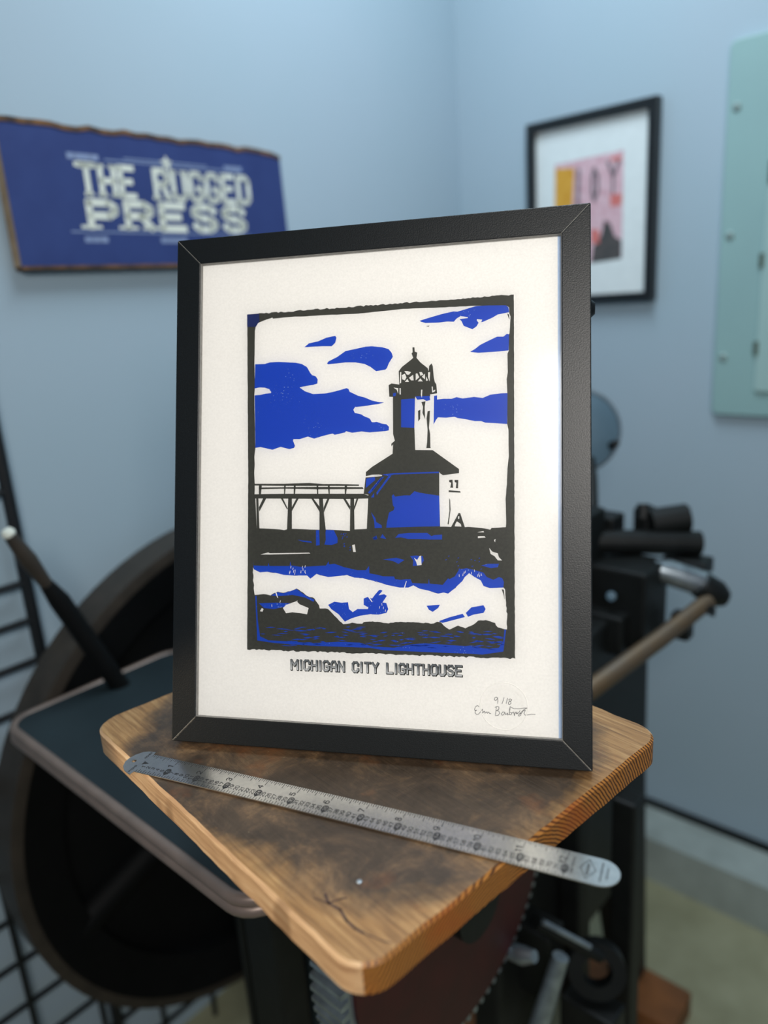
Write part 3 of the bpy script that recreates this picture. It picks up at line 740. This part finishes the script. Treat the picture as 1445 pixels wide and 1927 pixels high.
# hooked head with a hole
hx, hy, hr = -0.0078, -0.0112, 0.0017
hp_ = [(0.0012, 0.0)] + [(0.0008, 0.0005)] + head + [(0.0012, -RW)]
zt = rz(0.0)
hole = [(hx + hr * math.cos(math.radians(20 * i)), hy + hr * math.sin(math.radians(20 * i))) for i in range(18)]
cut = min(range(len(hp_)), key=lambda i: (hp_[i][0] - hx) ** 2 + (hp_[i][1] - hy) ** 2 if hp_[i][0] < -0.012 else 9)
hs = min(range(18), key=lambda i: (hole[i][0] - hp_[cut][0]) ** 2 + (hole[i][1] - hp_[cut][1]) ** 2)
loop = hp_[:cut + 1] + [hole[(hs - i) % 18] for i in range(19)] + hp_[cut:]
mb.prism([(x, y, zt) for x, y in loop], (0, 0, RT))
mb.build('blade', M['steel'], rl)
rp_ = lambda x, y: (x, y, rz(min(max(x, 0), 0.3235)) + RT + 0.00006)
mb = MB()
for i in range(1, 12 * 16 + 1):
    x = i * IN / 16
    l_ = 0.0058 if i % 16 == 0 else 0.0046 if i % 8 == 0 else 0.0036 if i % 4 == 0 else 0.0028 if i % 2 == 0 else 0.0021
    mb.ribbon([(x, -0.0001), (x, -l_)], 0.00036, rp_, ext=0)
mb.build('inch_scale', M['mark'], rl)['kind'] = 'stuff'
mb = MB()
for i in range(1, 145):
    x = i * IN / 12
    mb.ribbon([(x, -RW + 0.0001), (x, -RW + (0.0034 if i % 2 == 0 else 0.0021))], 0.00036, rp_, ext=0)
mb.build('pica_scale', M['mark'], rl)['kind'] = 'stuff'
mb = MB(); mb.ribbon([(0.0005, -0.0105), (0.3048, -0.0105)], 0.00020, rp_, ext=0)
mb.poly([rp_(0.0005, -0.0090), rp_(0.0052, -0.0105), rp_(0.0005, -0.0128)]); mb.build('centre_line', M['mark'], rl)
# numerals stand crosswise: they read from the right-hand end
def rnum(mb, s, xc, yc, h, w, sw=0.9, mi=0, lift=0.0):
    tot = sum(adv(c, 1.2) for c in s) - 1.2
    pl_ = lambda a, b_: (lambda q: (q[0], q[1], q[2] + lift))(rp_(xc - (b_ - h / 2), yc + a))
    # text direction runs from the lower edge to the upper edge
    text(mb, s, pl_, h, w, sw, 1.2, -w / 2, 0, mi)
mb = MB()
for i in range(1, 13):
    rnum(mb, str(i), i * IN - 0.0022, -0.0081, 0.0037, 0.0027 if i < 10 else 0.0050, 0.95)
for i in range(1, 73):
    if i % 6: rnum(mb, str(i), i * IN / 6 - 0.0002, -0.0146, 0.0026, 0.0020 if i < 10 else 0.0044, 0.85)
mb.build('numerals', M['mark'], rl)['kind'] = 'stuff'
mb = MB(); mb2 = MB()
for i in range(6, 73, 6):
    x, y = i * IN / 6, -0.0142
    o_ = []
    for k in range(9):
        w = math.radians(180 - 22.5 * k); o_.append((x + 0.0021 * math.cos(w), y + 0.0014 + 0.0016 * math.sin(w)))
    o_ += [(x + 0.0021, y - 0.0022), (x, y - 0.0044), (x - 0.0021, y - 0.0022)]
    mb.poly([rp_(*p) for p in o_])
    rnum(mb2, str(i), x, y, 0.0023, 0.0018 if i < 10 else 0.0038, 0.9, lift=0.00005)
mb.build('pica_markers', M['mark'], rl)['kind'] = 'stuff'; mb2.build('marker_numerals', M['steel'], rl)['kind'] = 'stuff'
mb = MB()
rnum(mb, 'INCHES', -0.0022, -0.0022, 0.0015, 0.0078, 0.9)
rnum(mb, 'PICAS', -0.0022, -0.0190, 0.0015, 0.0080, 0.9)
rnum(mb, 'MADE IN U.S.A', 0.3085, -0.0105, 0.0012, 0.0125, 0.9)
dia = [(0.3126, -0.0106), (0.3168, -0.0030), (0.3212, -0.0106), (0.3168, -0.0182), (0.3126, -0.0106)]
mb.ribbon(dia, 0.0004, rp_)
for k in range(6): mb.ribbon([(0.3160, -0.0146 + 0.0015 * k), (0.3176, -0.0146 + 0.0015 * k)], 0.0009, rp_, ext=0)
mb.build('maker_mark', M['mark'], rl)['kind'] = 'stuff'
mb = MB()
for x, y0_, y1_ in ((0.3242, -0.0175, -0.0035), (0.3275, -0.0150, -0.0065)):
    y = y0_
    random.seed(int(x * 1e5))
    while y < y1_:
        l_ = random.uniform(0.0006, 0.0012); mb.ribbon([(x, y), (x, y + l_)], 0.0008, lambda a, b_: (a, b_, rz(0.3235) + RT + 0.00006), ext=0); y += l_ + 0.0004
mb.build('small_print', M['mark'], rl)['kind'] = 'stuff'

# ------------------------------------------------------------------ black picture frame with the lighthouse print
FX, FY, FA, LEAN, FW, FH, FB, FT = -0.17084, 0.50067, -0.23982, 0.3115, 0.30486, 0.37933, 0.01927, 0.018
exf = V((math.cos(FA), math.sin(FA), 0)); nbk = V((-exf.y, exf.x, 0))
evf = ZZ * math.cos(LEAN) + nbk * math.sin(LEAN); ybk = evf.cross(exf)
fm = Matrix((exf, ybk, evf)).transposed().to_4x4(); fm.translation = V((FX, FY, ZB + FT * math.sin(LEAN) + 0.0002))
FO = fm.translation.copy()
pf = empty('picture_frame', fm)              # local: x across, y backwards, z up the face
tag(pf, 'black wooden picture frame holding a blue and black lighthouse linocut, standing on the board', 'picture frame')
B = FB
rails = [((0, 0), (FW, 0), (FW - B, B), (B, B)), ((FW, 0), (FW, FH), (FW - B, FH - B), (FW - B, B)),
         ((FW, FH), (0, FH), (B, FH - B), (FW - B, FH - B)), ((0, FH), (0, 0), (B, B), (B, FH - B))]
for q in rails:
    mb = MB(); mb.prism([(x, 0, z) for x, z in q], (0, FT, 0)); mb.build('frame_rail', M['frame'], pf, bevel=0.0007)
# pale raw edge lining the opening
for (x0, z0), (x1, z1) in (((B, B), (FW - B, B)), ((FW - B, B), (FW - B, FH - B)), ((FW - B, FH - B), (B, FH - B)), ((B, FH - B), (B, B))):
    mb = MB(); c = V(((x0 + x1) / 2, 0.0025, (z0 + z1) / 2)); Lh = (abs(x1 - x0) + abs(z1 - z0)) / 2
    ax = (x1 - x0, z1 - z0)
    mb.box(c, (Lh if ax[0] else 0.0002, 0.0018, Lh if ax[1] else 0.0002)); mb.build('inner_lip', M['reveal'], pf, label='pale raw inner edge')
mi_ = 0.00018
for (x0, z0), (x1, z1) in (((0.0009, 0.0009), (B, B)), ((FW - 0.0009, 0.0009), (FW - B, B)), ((FW - 0.0009, FH - 0.0009), (FW - B, FH - B)), ((0.0009, FH - 0.0009), (B, FH - B))):
    mb = MB(); mb.ribbon([(x0, z0), (x1, z1)], 0.00032, lambda a, b_: (a, -0.00006, b_), ext=0); mb.build('mitre_joint', M['mitre'], pf)
mb = MB(); mb.box((FW / 2, 0.0062, FH / 2), (FW / 2 - B + 0.002, 0.0014, FH / 2 - B + 0.002)); mb.build('backing_board', M['backing'], pf)
mb = MB(); mb.poly([(B, 0.0028, B), (FW - B, 0.0028, B), (FW - B, 0.0028, FH - B), (B, 0.0028, FH - B)]); mb.build('glazing', M['glass'], pf, label='clear picture glass')
# easel strut behind
mb = MB()
t_ = (0.235 * math.cos(LEAN) ) 
st_top = V((FW / 2, FT, 0.235))
ground = FO + exf * (FW / 2) + nbk * 0.165; ground.z = ZB + 0.003
gl_ = fm.inverted() @ ground
axd = (gl_ - st_top).normalized()
mb.box((st_top + gl_) / 2, (0.030, 0.0018, (gl_ - st_top).length / 2), (V((1, 0, 0)), axd.cross(V((1, 0, 0))), axd)); mb.build('easel_strut', M['frame'], pf)
mb = MB(); mb.tube([V((FW + 0.0004, 0.009, 0.31)), V((FW + 0.0028, 0.009, 0.31))], [0.006, 0.004], 14); mb.build('turn_button', M['frame'], pf, smooth=True)

PY = 0.0046                                  # paper lies this far behind the face
def onpaper(px, py, lift=0.0):
    v = ray(px, py); t = (FO + ybk * PY - O).dot(ybk) / v.dot(ybk)
    P = O + v * t - FO
    return (P.dot(exf), PY - lift, P.dot(evf))
prt_r = onpaper(1050.2, 920)[0]
mb = MB(); mb.box(((B - 0.001 + prt_r) / 2, PY + 0.0001, FH / 2), ((prt_r - B + 0.001) / 2, 0.0001, FH / 2 - B + 0.0015))
paper = mb.build('print_paper', M['paper'], pf, label='white paper with a linocut print')

CROP = {'A': (440, 530, 280 / 1445), 'B': (700, 530, 280 / 1445), 'C': (440, 870, 280 / 1420), 'D': (700, 870, 300 / 1445)}
def path(spec):
    """'A 1 2 3 4 B 5 6' -> print pixel coordinates"""
    cur = None; out = []; nums = []
    for w in spec.split():
        if w in CROP: cur = CROP[w]; nums = []
        else:
            nums.append(float(w))
            if len(nums) == 2:
                out.append((cur[0] + nums[0] * cur[2], cur[1] + nums[1] * cur[2])); nums = []
    return out
LAY = 0.00007
def ink(name, specs, m_, layer, joined=False):
    polys = [path(s) if isinstance(s, str) else s for s in specs]
    pl_ = lambda x, y: onpaper(x, y, LAY * layer)
    if joined:
        o = flat(name, polys, M[m_], paper, pl_); o['kind'] = 'stuff'; return o
    for p in polys: flat(name, [p], M[m_], paper, pl_)
random.seed(5)
def rough(p, q, nseg, amp):
    return [(p[0] + (q[0] - p[0]) * i / nseg + random.uniform(-amp, amp) * 0.5, p[1] + (q[1] - p[1]) * i / nseg + random.uniform(-amp, amp)) for i in range(nseg)]
tl, tr2, br, bl = (465.2, 592), (966.8, 554.5), (969, 1239.5), (465, 1222)
edge = rough(tl, tr2, 110, 1.3) + rough(tr2, (967.5, 800), 40, 0.5) + rough((967.5, 800), br, 70, 0.7) + rough(br, bl, 110, 1.4) + rough(bl, (467, 900), 40, 0.5) + rough((467, 900), tl, 40, 0.4)
ink('black_block', [edge], 'ink_black', 1)
sky = ("A 230 405 300 375 375 350 380 360 590 340 700 338 900 325 1200 312 1340 298 B 0 297 300 265 600 255 1010 235 1300 231 1330 250 1333 310 1345 340 1335 500 1328 520 1328 670 1315 700 1318 880 1307 950 1313 1080 1312 1380 1325 1440 1328 1700 1305 1895 "
       "D 1228 30 1222 200 1210 330 1215 560 1212 588 1195 588 1085 595 1070 610 1050 605 960 592 870 585 840 588 620 583 300 590 C 1270 635 1150 640 1105 655 880 642 820 645 590 635 520 635 480 648 440 640 230 630 215 630 200 350 198 310 200 200 195 100 200 20 "
       "A 203 1760 200 1700 210 1615 200 1100 205 1000 200 800 205 480 215 430")
wave = ("C 190 1020 250 1050 320 1045 400 1055 480 1075 560 1080 700 1080 730 1110 790 1065 900 1095 1000 1085 1080 1075 1150 1100 1230 1105 1330 1130 1380 1150 D 30 1075 130 1110 250 1135 330 1135 375 1115 430 1145 520 1165 600 1190 650 1180 690 1190 740 1150 820 1075 840 1040 880 1005 930 1040 985 1070 1010 1120 1070 1140 1190 1135 "
        "1205 1150 1212 1250 1225 1400 1222 1515 1140 1495 1115 1455 1070 1440 1030 1430 960 1435 920 1470 845 1505 780 1480 700 1515 650 1480 625 1450 590 1445 560 1460 440 1455 260 1445 150 1460 0 1440 C 1318 1520 1240 1525 1225 1540 1130 1530 1045 1545 900 1400 850 1395 820 1395 800 1345 770 1300 700 1275 620 1215 600 1205 540 1230 470 1245 420 1235 380 1250 350 1270 310 1260 200 1265 190 1200 183 1000")
def jag(pts, amp, step):
    out = []
    for i, p in enumerate(pts):
        q = pts[(i + 1) % len(pts)]; L_ = math.hypot(q[0] - p[0], q[1] - p[1]); k = max(1, int(L_ / step))
        for j in range(k): out.append((p[0] + (q[0] - p[0]) * j / k + random.uniform(-amp, amp) * (j > 0), p[1] + (q[1] - p[1]) * j / k + random.uniform(-amp, amp) * (j > 0)))
    return out
ink('paper_showing', [jag(path(sky), 0.25, 9), jag(path(wave), 0.9, 4.5)], 'paper', 2)
blue = [
 "A 685 638 730 600 820 580 900 545 985 527 997 545 985 595 950 628 860 628 770 632",
 "A 905 795 920 775 1000 735 1085 675 1200 650 1280 632 1340 628 B 100 638 160 655 190 690 203 730 165 790 145 840 130 855 40 870 0 840 A 1330 830 1270 800 1180 785 1085 785 1000 795 915 803",
 "A 208 803 300 800 350 785 430 780 600 788 660 800 710 830 745 890 760 908 795 920 815 950 812 990 770 1003 680 1018 640 1028 690 1065 770 1092 900 1085 990 1065 1095 1035 1115 1045 1125 1070 1210 1110 1270 1125 1340 1155 B 75 1172 118 1173 60 1190 0 1197 A 1300 1205 1190 1218 1180 1215 1160 1245 1175 1275 1240 1290 1260 1305 1320 1330 1340 1365 B 20 1366 45 1362 100 1380 140 1385 165 1410 163 1445 130 1452 0 1462 A 1320 1465 1240 1455 1150 1468 1090 1453 1080 1465 980 1488 960 1475 870 1498 780 1525 720 1505 640 1530 580 1530 575 1545 595 1595 585 1615 540 1627 455 1605 375 1633 260 1607 210 1615 203 1105 260 1100 310 1088 355 1083 365 1075 345 1045 300 1030 250 1028 203 1038",
 "B 452 370 465 380 560 350 680 315 790 290 830 292 1010 238 1130 232 1300 231 1325 250 1332 298 1260 312 1220 320 1170 350 1080 390 1060 395 1070 370 1020 365 1015 375 1035 400 1015 435 975 463 890 430 870 385 850 365 930 355 930 345 860 335 820 360 795 390 730 388 650 398 520 402 475 390",
 "B 952 682 1000 655 1050 615 1130 575 1215 535 1275 535 1310 507 1330 512 1327 668 1220 680 1135 685 1030 692",
 "B 603 1110 632 1105 632 1145 700 1138 775 1138 820 1122 880 1135 990 1120 1075 1130 1150 1098 1250 1085 1315 1083 1312 1383 1200 1375 1100 1370 1060 1355 1000 1355 900 1335 830 1325 800 1312 720 1322 640 1318 620 1345 598 1388",
 "C 188 945 190 985 325 990 330 960 340 990 535 990 540 945 550 985 640 998 880 985 905 945 910 975 960 968 1010 985 1050 1000 1180 1030 1260 1030 1290 990 1295 1060 1380 1075 D 96 1033 200 1035 210 1060 260 1065 320 1060 350 1060 365 1095 510 1100 515 1055 522 1100 590 1105 640 1112 690 1050 700 1060 750 1035 790 970 860 960 960 985 1010 1000 1040 1040 1100 1065 1150 1040 1180 1050 1195 1085 1190 1135 1070 1140 1010 1120 985 1070 930 1040 880 1005 840 1040 820 1075 740 1150 690 1190 650 1180 600 1190 520 1165 430 1145 375 1115 330 1135 250 1135 130 1110 30 1075 C 1380 1150 1330 1130 1230 1105 1150 1100 1080 1075 1000 1085 900 1095 790 1065 730 1110 700 1080 560 1080 480 1075 400 1055 320 1045 250 1050 190 1020",
 "C 900 1360 960 1330 1030 1340 1090 1335 1100 1400 1135 1430 1180 1400 1280 1400 1285 1385 1240 1360 1240 1300 1275 1285 1320 1300 1350 1260 1385 1220 D 80 1155 95 1165 60 1205 110 1195 135 1210 95 1270 130 1275 148 1330 130 1365 60 1380 0 1378 C 1310 1448 1200 1465 1120 1490 1060 1520 1000 1450 930 1400",
 "C 355 1270 420 1240 470 1250 600 1210 640 1240 700 1280 770 1310 760 1330 680 1290 560 1265 450 1275 400 1275",
 "C 240 1345 400 1340 540 1345 480 1380 380 1400 290 1390",
 "C 205 1275 220 1600 225 1700 400 1725 750 1750 1300 1770 D 100 1702 500 1720 900 1735 1000 1742 1190 1715 1215 1520 1200 1515 1190 1620 1150 1680 1050 1690 900 1670 700 1655 480 1640 350 1650 200 1680 0 1668 C 1200 1720 1000 1712 760 1725 330 1698 250 1660 228 1500 218 1275",
 "C 785 650 815 648 820 790 785 795", "C 875 645 955 650 990 720 990 770 930 790 865 785 878 740",
 "D 210 685 240 650 330 640 500 640 540 670 560 660 635 655 635 700 520 700 430 695 330 695 260 680",
 "D 345 850 400 845 460 850 470 890 440 935 370 940 375 890", "D 100 880 220 865 295 885 240 920 190 895", "D 990 935 1050 920 1150 920 1140 950 1080 960",
 "D 495 1300 615 1290 600 1320 550 1355 515 1335", "D 605 1440 700 1405 830 1370 850 1400 640 1455", "D 850 1365 900 1315 1010 1295 1030 1330 1010 1365 920 1380 870 1400",
 "C 610 740 740 755 745 768 660 758", "C 1325 720 1360 700 1370 730 1340 740", "D 10 690 35 665 45 690 25 705", "D 75 685 95 650 130 695",
]
ink('blue_shape', blue, 'ink_blue', 3)
# strokes cut through the dark water
dash = []
for k in range(130):
    x = random.uniform(488, 935); t = (x - 488) / 447
    lo_ = 1186 if t > 0.45 else 1180; y = random.uniform(lo_, 1214 + 6 * t)
    if 540 < x < 590 and y < 1168: continue
    L_ = random.uniform(7, 26); sl = random.uniform(-0.12, 0.16); h_ = random.uniform(0.6, 1.5)
    dash.append([(x, y), (x + L_ * 0.5, y + L_ * 0.5 * sl - h_), (x + L_, y + L_ * sl), (x + L_ * 0.5, y + L_ * 0.5 * sl + h_)])
for k in range(26):
    x = random.uniform(638, 660) if k < 13 else random.uniform(835, 910); y = random.uniform(1000, 1035) if k < 13 else random.uniform(1046, 1072)
    dash.append([(x, y), (x + 2.5, y - 1.2), (x + 3, y), (x + 1, y + 1)])
ink('blue_strokes', dash, 'ink_blue', 3, True)
black = [
 "B 393 640 412 638 415 680 440 690 432 740 470 785 540 840 550 870 555 820 578 795 590 820 600 930 610 975 625 1000 632 1085 565 1095 565 1115 420 1118 413 1200 412 1420 420 1635 590 1637 845 1820 845 1860 690 1880 665 1865 655 1850 300 1865 0 1875 -59 1890 -59 1850 0 1800 200 1672 205 1580 190 1600 188 1575 222 1545 205 1480 203 1120 168 1118 162 1005 190 990 265 1000 260 870 290 830 385 755 400 740 385 700 395 685",
 "C 1258 140 D 90 110 610 86 610 300 618 600 C 1268 660 1285 310 1240 300",
 "C 200 205 480 205 720 197 850 207 1000 207 1195 212 1195 225 1000 225 480 225 200 222", "C 240 240 790 235 1230 238 1240 255 800 258 480 252 240 258",
 "C 195 305 480 300 870 300 1240 300 1290 320 1285 345 1100 350 640 348 195 345",
 "C 240 222 268 222 260 305 240 305", "C 480 222 497 222 490 305 480 305", "C 573 222 592 222 585 302 572 302", "C 790 222 806 222 806 302 795 302", "C 898 222 916 222 916 302 905 302", "C 1058 222 1082 222 1072 302 1060 302",
 "C 214 340 235 340 246 645 222 645", "C 198 340 206 340 222 645 205 645", "C 520 340 555 340 555 645 508 645", "C 815 340 850 340 860 480 880 660 818 660 818 480", "C 1113 340 1148 340 1152 655 1108 655",
 "C 280 345 310 345 245 470 240 430", "C 450 345 470 345 515 440 510 452", "C 598 345 620 345 556 465 553 430", "C 740 345 760 345 820 425 818 470", "C 893 345 915 345 860 480 858 430", "C 1043 345 1065 345 1112 420 1108 455", "C 1172 345 1190 345 1150 455 1146 430",
 "D 700 160 730 158 735 230 710 230 718 185 700 180", "D 748 160 782 160 780 235 760 235 765 185 750 180", "D 695 253 800 262 803 275 695 270", "D 700 325 708 340 712 430 695 563 685 560 702 440", "D 785 460 800 462 842 590 715 590",
 "B 447 1255 470 1245 468 1335 450 1358", "B 480 1170 520 1162 512 1215 515 1335 490 1275 495 1215", "B 540 1260 563 1253 560 1330 553 1420 565 1480 567 1600 570 1617 528 1617 535 1560 540 1440 530 1330",
 "D 1175 1150 1195 1155 1203 1245 1192 1200", "B 1313 310 1330 320 1335 370 1325 350", "B 525 432 560 428 548 438",
]
ink('black_shape', black, 'ink_black', 4)
ink('corner_overprint', ["A 130 320 245 311 250 382 215 440 130 440"], 'ink_navy', 4)
blue2 = [
 "B 420 1115 560 1110 565 1150 530 1160 500 1142 440 1147", "B 283 1145 418 1135 412 1420 283 1415",
 "D 90 112 200 98 605 85 608 98 200 111 150 125", "D 180 305 195 290 210 312 290 300 345 300 385 262 430 275 520 290 610 303 615 580 450 583 130 592 135 550 155 455 195 435 205 410 190 390",
 "D 0 250 90 135 110 130 0 268", "D 40 275 150 125 175 122 60 275 45 300", "C 1265 155 1345 140 1350 170 1260 245", "C 1280 290 1400 150 1420 150 1300 300", "C 1310 335 1340 290 1340 335",
 "C 1310 475 1350 530 1360 570 1410 600 1415 625 1345 628 1340 560", "B 205 1085 235 1080 230 1112 205 1115",
]
ink('blue_detail', blue2, 'ink_blue', 5)
white = [
 "B 275 880 285 880 283 985 270 990", "B 290 910 320 895 335 930 320 960 295 950", "B 315 870 345 870 380 880 360 905 340 905", "B 360 935 400 905 405 960 380 960", "B 320 975 345 945 360 975", "B 425 895 440 890 460 930 425 960", "B 460 880 485 880 500 905 470 915", "B 485 925 515 895 515 950", "B 445 970 470 940 495 970", "B 525 920 545 960 525 965", "B 545 880 565 880 560 970 545 930",
 "B 210 1030 255 1035 255 1090 240 1050", "B 268 1035 280 1035 280 1098 268 1095", "B 478 1050 490 1050 485 1130 475 1100", "B 580 1020 590 1020 592 1060 615 1050 612 1068 585 1078",
 "C 1255 135 1415 122 1415 132 1258 145", "D 780 490 792 490 790 515 782 515", "D 755 560 770 535 805 560 810 583 750 580",
 "C 1130 790 1155 783 1165 855 1140 855", "C 255 880 330 860 345 868 720 862 730 870 350 880", "D 380 865 410 885 430 850 445 845 450 930 410 935 400 900",
 "D 955 635 1010 622 1015 635", "D 960 670 1020 670 1030 682 960 688", "D 1105 705 1120 695 1115 725", "D 1062 775 1090 810 1140 825 1150 860 1180 890 1140 888 1110 850 1075 830",
 "C 470 1390 500 1360 600 1325 630 1355 715 1390 700 1450 640 1440 560 1430 500 1440", "C 250 1420 270 1390 285 1400 275 1425",
 "C 395 1235 405 1232 425 1295 415 1290", "C 1285 1290 1295 1285 1325 1330 1318 1335", "D 820 1370 830 1368 855 1405 845 1405", "D 290 1135 310 1075 315 1078 300 1135",
]
ticks = []
for k in range(34):
    if k < 14: x, y = random.uniform(538, 576), random.uniform(1062, 1077)
    elif k < 26: x, y = random.uniform(862, 912), random.uniform(1068, 1084) + abs(random.uniform(862, 912) - 885) * 0.1
    elif k < 30: x, y = random.uniform(505, 590), random.uniform(1124, 1138)
    else: x, y = random.uniform(700, 726), random.uniform(1130, 1148)
    dx = random.uniform(-1.2, 1.2); ticks.append([(x, y), (x + 0.9, y), (x + 0.9 + dx, y + 4.5), (x + dx, y + 4.5)])
ink('white_detail', white, 'paper', 6)
ink('white_strokes', ticks, 'paper', 6, True)

# printed title under the block
tA, tB = onpaper(548, 1259.0), onpaper(869, 1271.5)
tz0 = tA[2]; tW = tB[0] - tA[0] - 0.0004; tH = onpaper(548, 1242)[2] - tA[2]
slp = (tB[2] - tA[2]) / (tB[0] - tA[0])
TITLE_RAMP.inputs[1].default_value = tz0 - 0.0015; TITLE_RAMP.inputs[2].default_value = tz0 + tH * 0.9
tp = lambda lay, ox, oz: (lambda x, z: (tA[0] + x + ox, PY - LAY * lay, tA[2] + z + slp * x + oz))
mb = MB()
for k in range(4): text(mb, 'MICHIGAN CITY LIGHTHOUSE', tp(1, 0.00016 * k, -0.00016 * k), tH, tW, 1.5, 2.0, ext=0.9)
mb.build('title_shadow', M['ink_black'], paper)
mb = MB(); text(mb, 'MICHIGAN CITY LIGHTHOUSE', tp(2, 0, 0), tH, tW, 1.1, 2.0, ext=0.85); mb.build('title_face', M['title_face'], paper)
# pencil edition number and signature
SC = 180 / 1445
def pen(spec):
    n_ = [float(w) for w in spec.split()]
    return [(880 + n_[i] * SC, 1270 + n_[i + 1] * SC) for i in range(0, len(n_), 2)]
strokes = ["450 350 430 335 405 350 402 378 425 388 448 360 452 345 455 390 452 432", "548 342 535 390 518 436", "602 352 592 390 580 434", "665 375 640 362 622 372 628 392 650 405 655 428 635 448 615 440 612 420 632 402 660 388 664 372",
 "172 485 150 462 118 480 103 520 108 535 135 532 115 545 112 575 135 598 165 592 200 550 222 520 232 560 215 585 240 560 258 548 262 580 290 558 296 582 320 560 330 585 352 582",
 "432 490 425 560 418 612", "412 492 440 478 472 485 470 520 430 542 470 545 482 580 460 612 420 618", "560 565 530 560 508 590 520 610 545 600 560 568 572 600 590 590 602 575 600 605 625 595 640 500 645 475 632 520 630 600 655 602 668 575 640 565",
 "668 575 690 560 700 590 705 615 715 560 735 590 742 560 750 588 775 565 790 540", "655 490 700 510 780 512 840 502 898 500", "898 500 850 525 800 570 765 610 775 625 800 610 805 580 785 590", "805 590 840 540 870 535 850 580 865 608 900 605 960 594 1020 598"]
mb = MB()
for s_ in strokes:
    p = [onpaper(*q) for q in pen(s_)]
    mb.ribbon([(a[0], a[2]) for a in p], 0.00042, lambda x, z: (x, PY - LAY, z), ext=0.5)
mb.build('pencil_signature', M['pencil'], paper)
# blind-embossed round seal
ec = onpaper(948, 1329); er = onpaper(993, 1329)[0] - ec[0]
mb = MB(); mb.ring((ec[0], PY, ec[2]), (0, -1, 0), [(er - 0.0004, 0.0), (er - 0.0002, 0.00028), (er + 0.0002, 0.00028), (er + 0.0004, 0.0)], 72)
word = 'THE RUGGED PRESS'
for i, ch in enumerate(word):
    if ch == ' ': continue
    a = math.radians(172 - 164 * i / (len(word) - 1)); rr_ = er * 0.80
    cx_, cz_ = ec[0] + rr_ * math.cos(a), ec[2] + rr_ * math.sin(a); th = a - math.pi / 2
    hh_ = 0.0026
    def pl2(x, y, cx_=cx_, cz_=cz_, th=th): return (cx_ + x * math.cos(th) - y * math.sin(th), PY - 0.00022, cz_ + x * math.sin(th) + y * math.cos(th))
    text(mb, ch, pl2, hh_, 0.0015, 0.9, 1.8, -0.00075, -hh_ / 2)
mb.build('embossed_seal', M['paper'], paper, label='round blind-embossed seal')
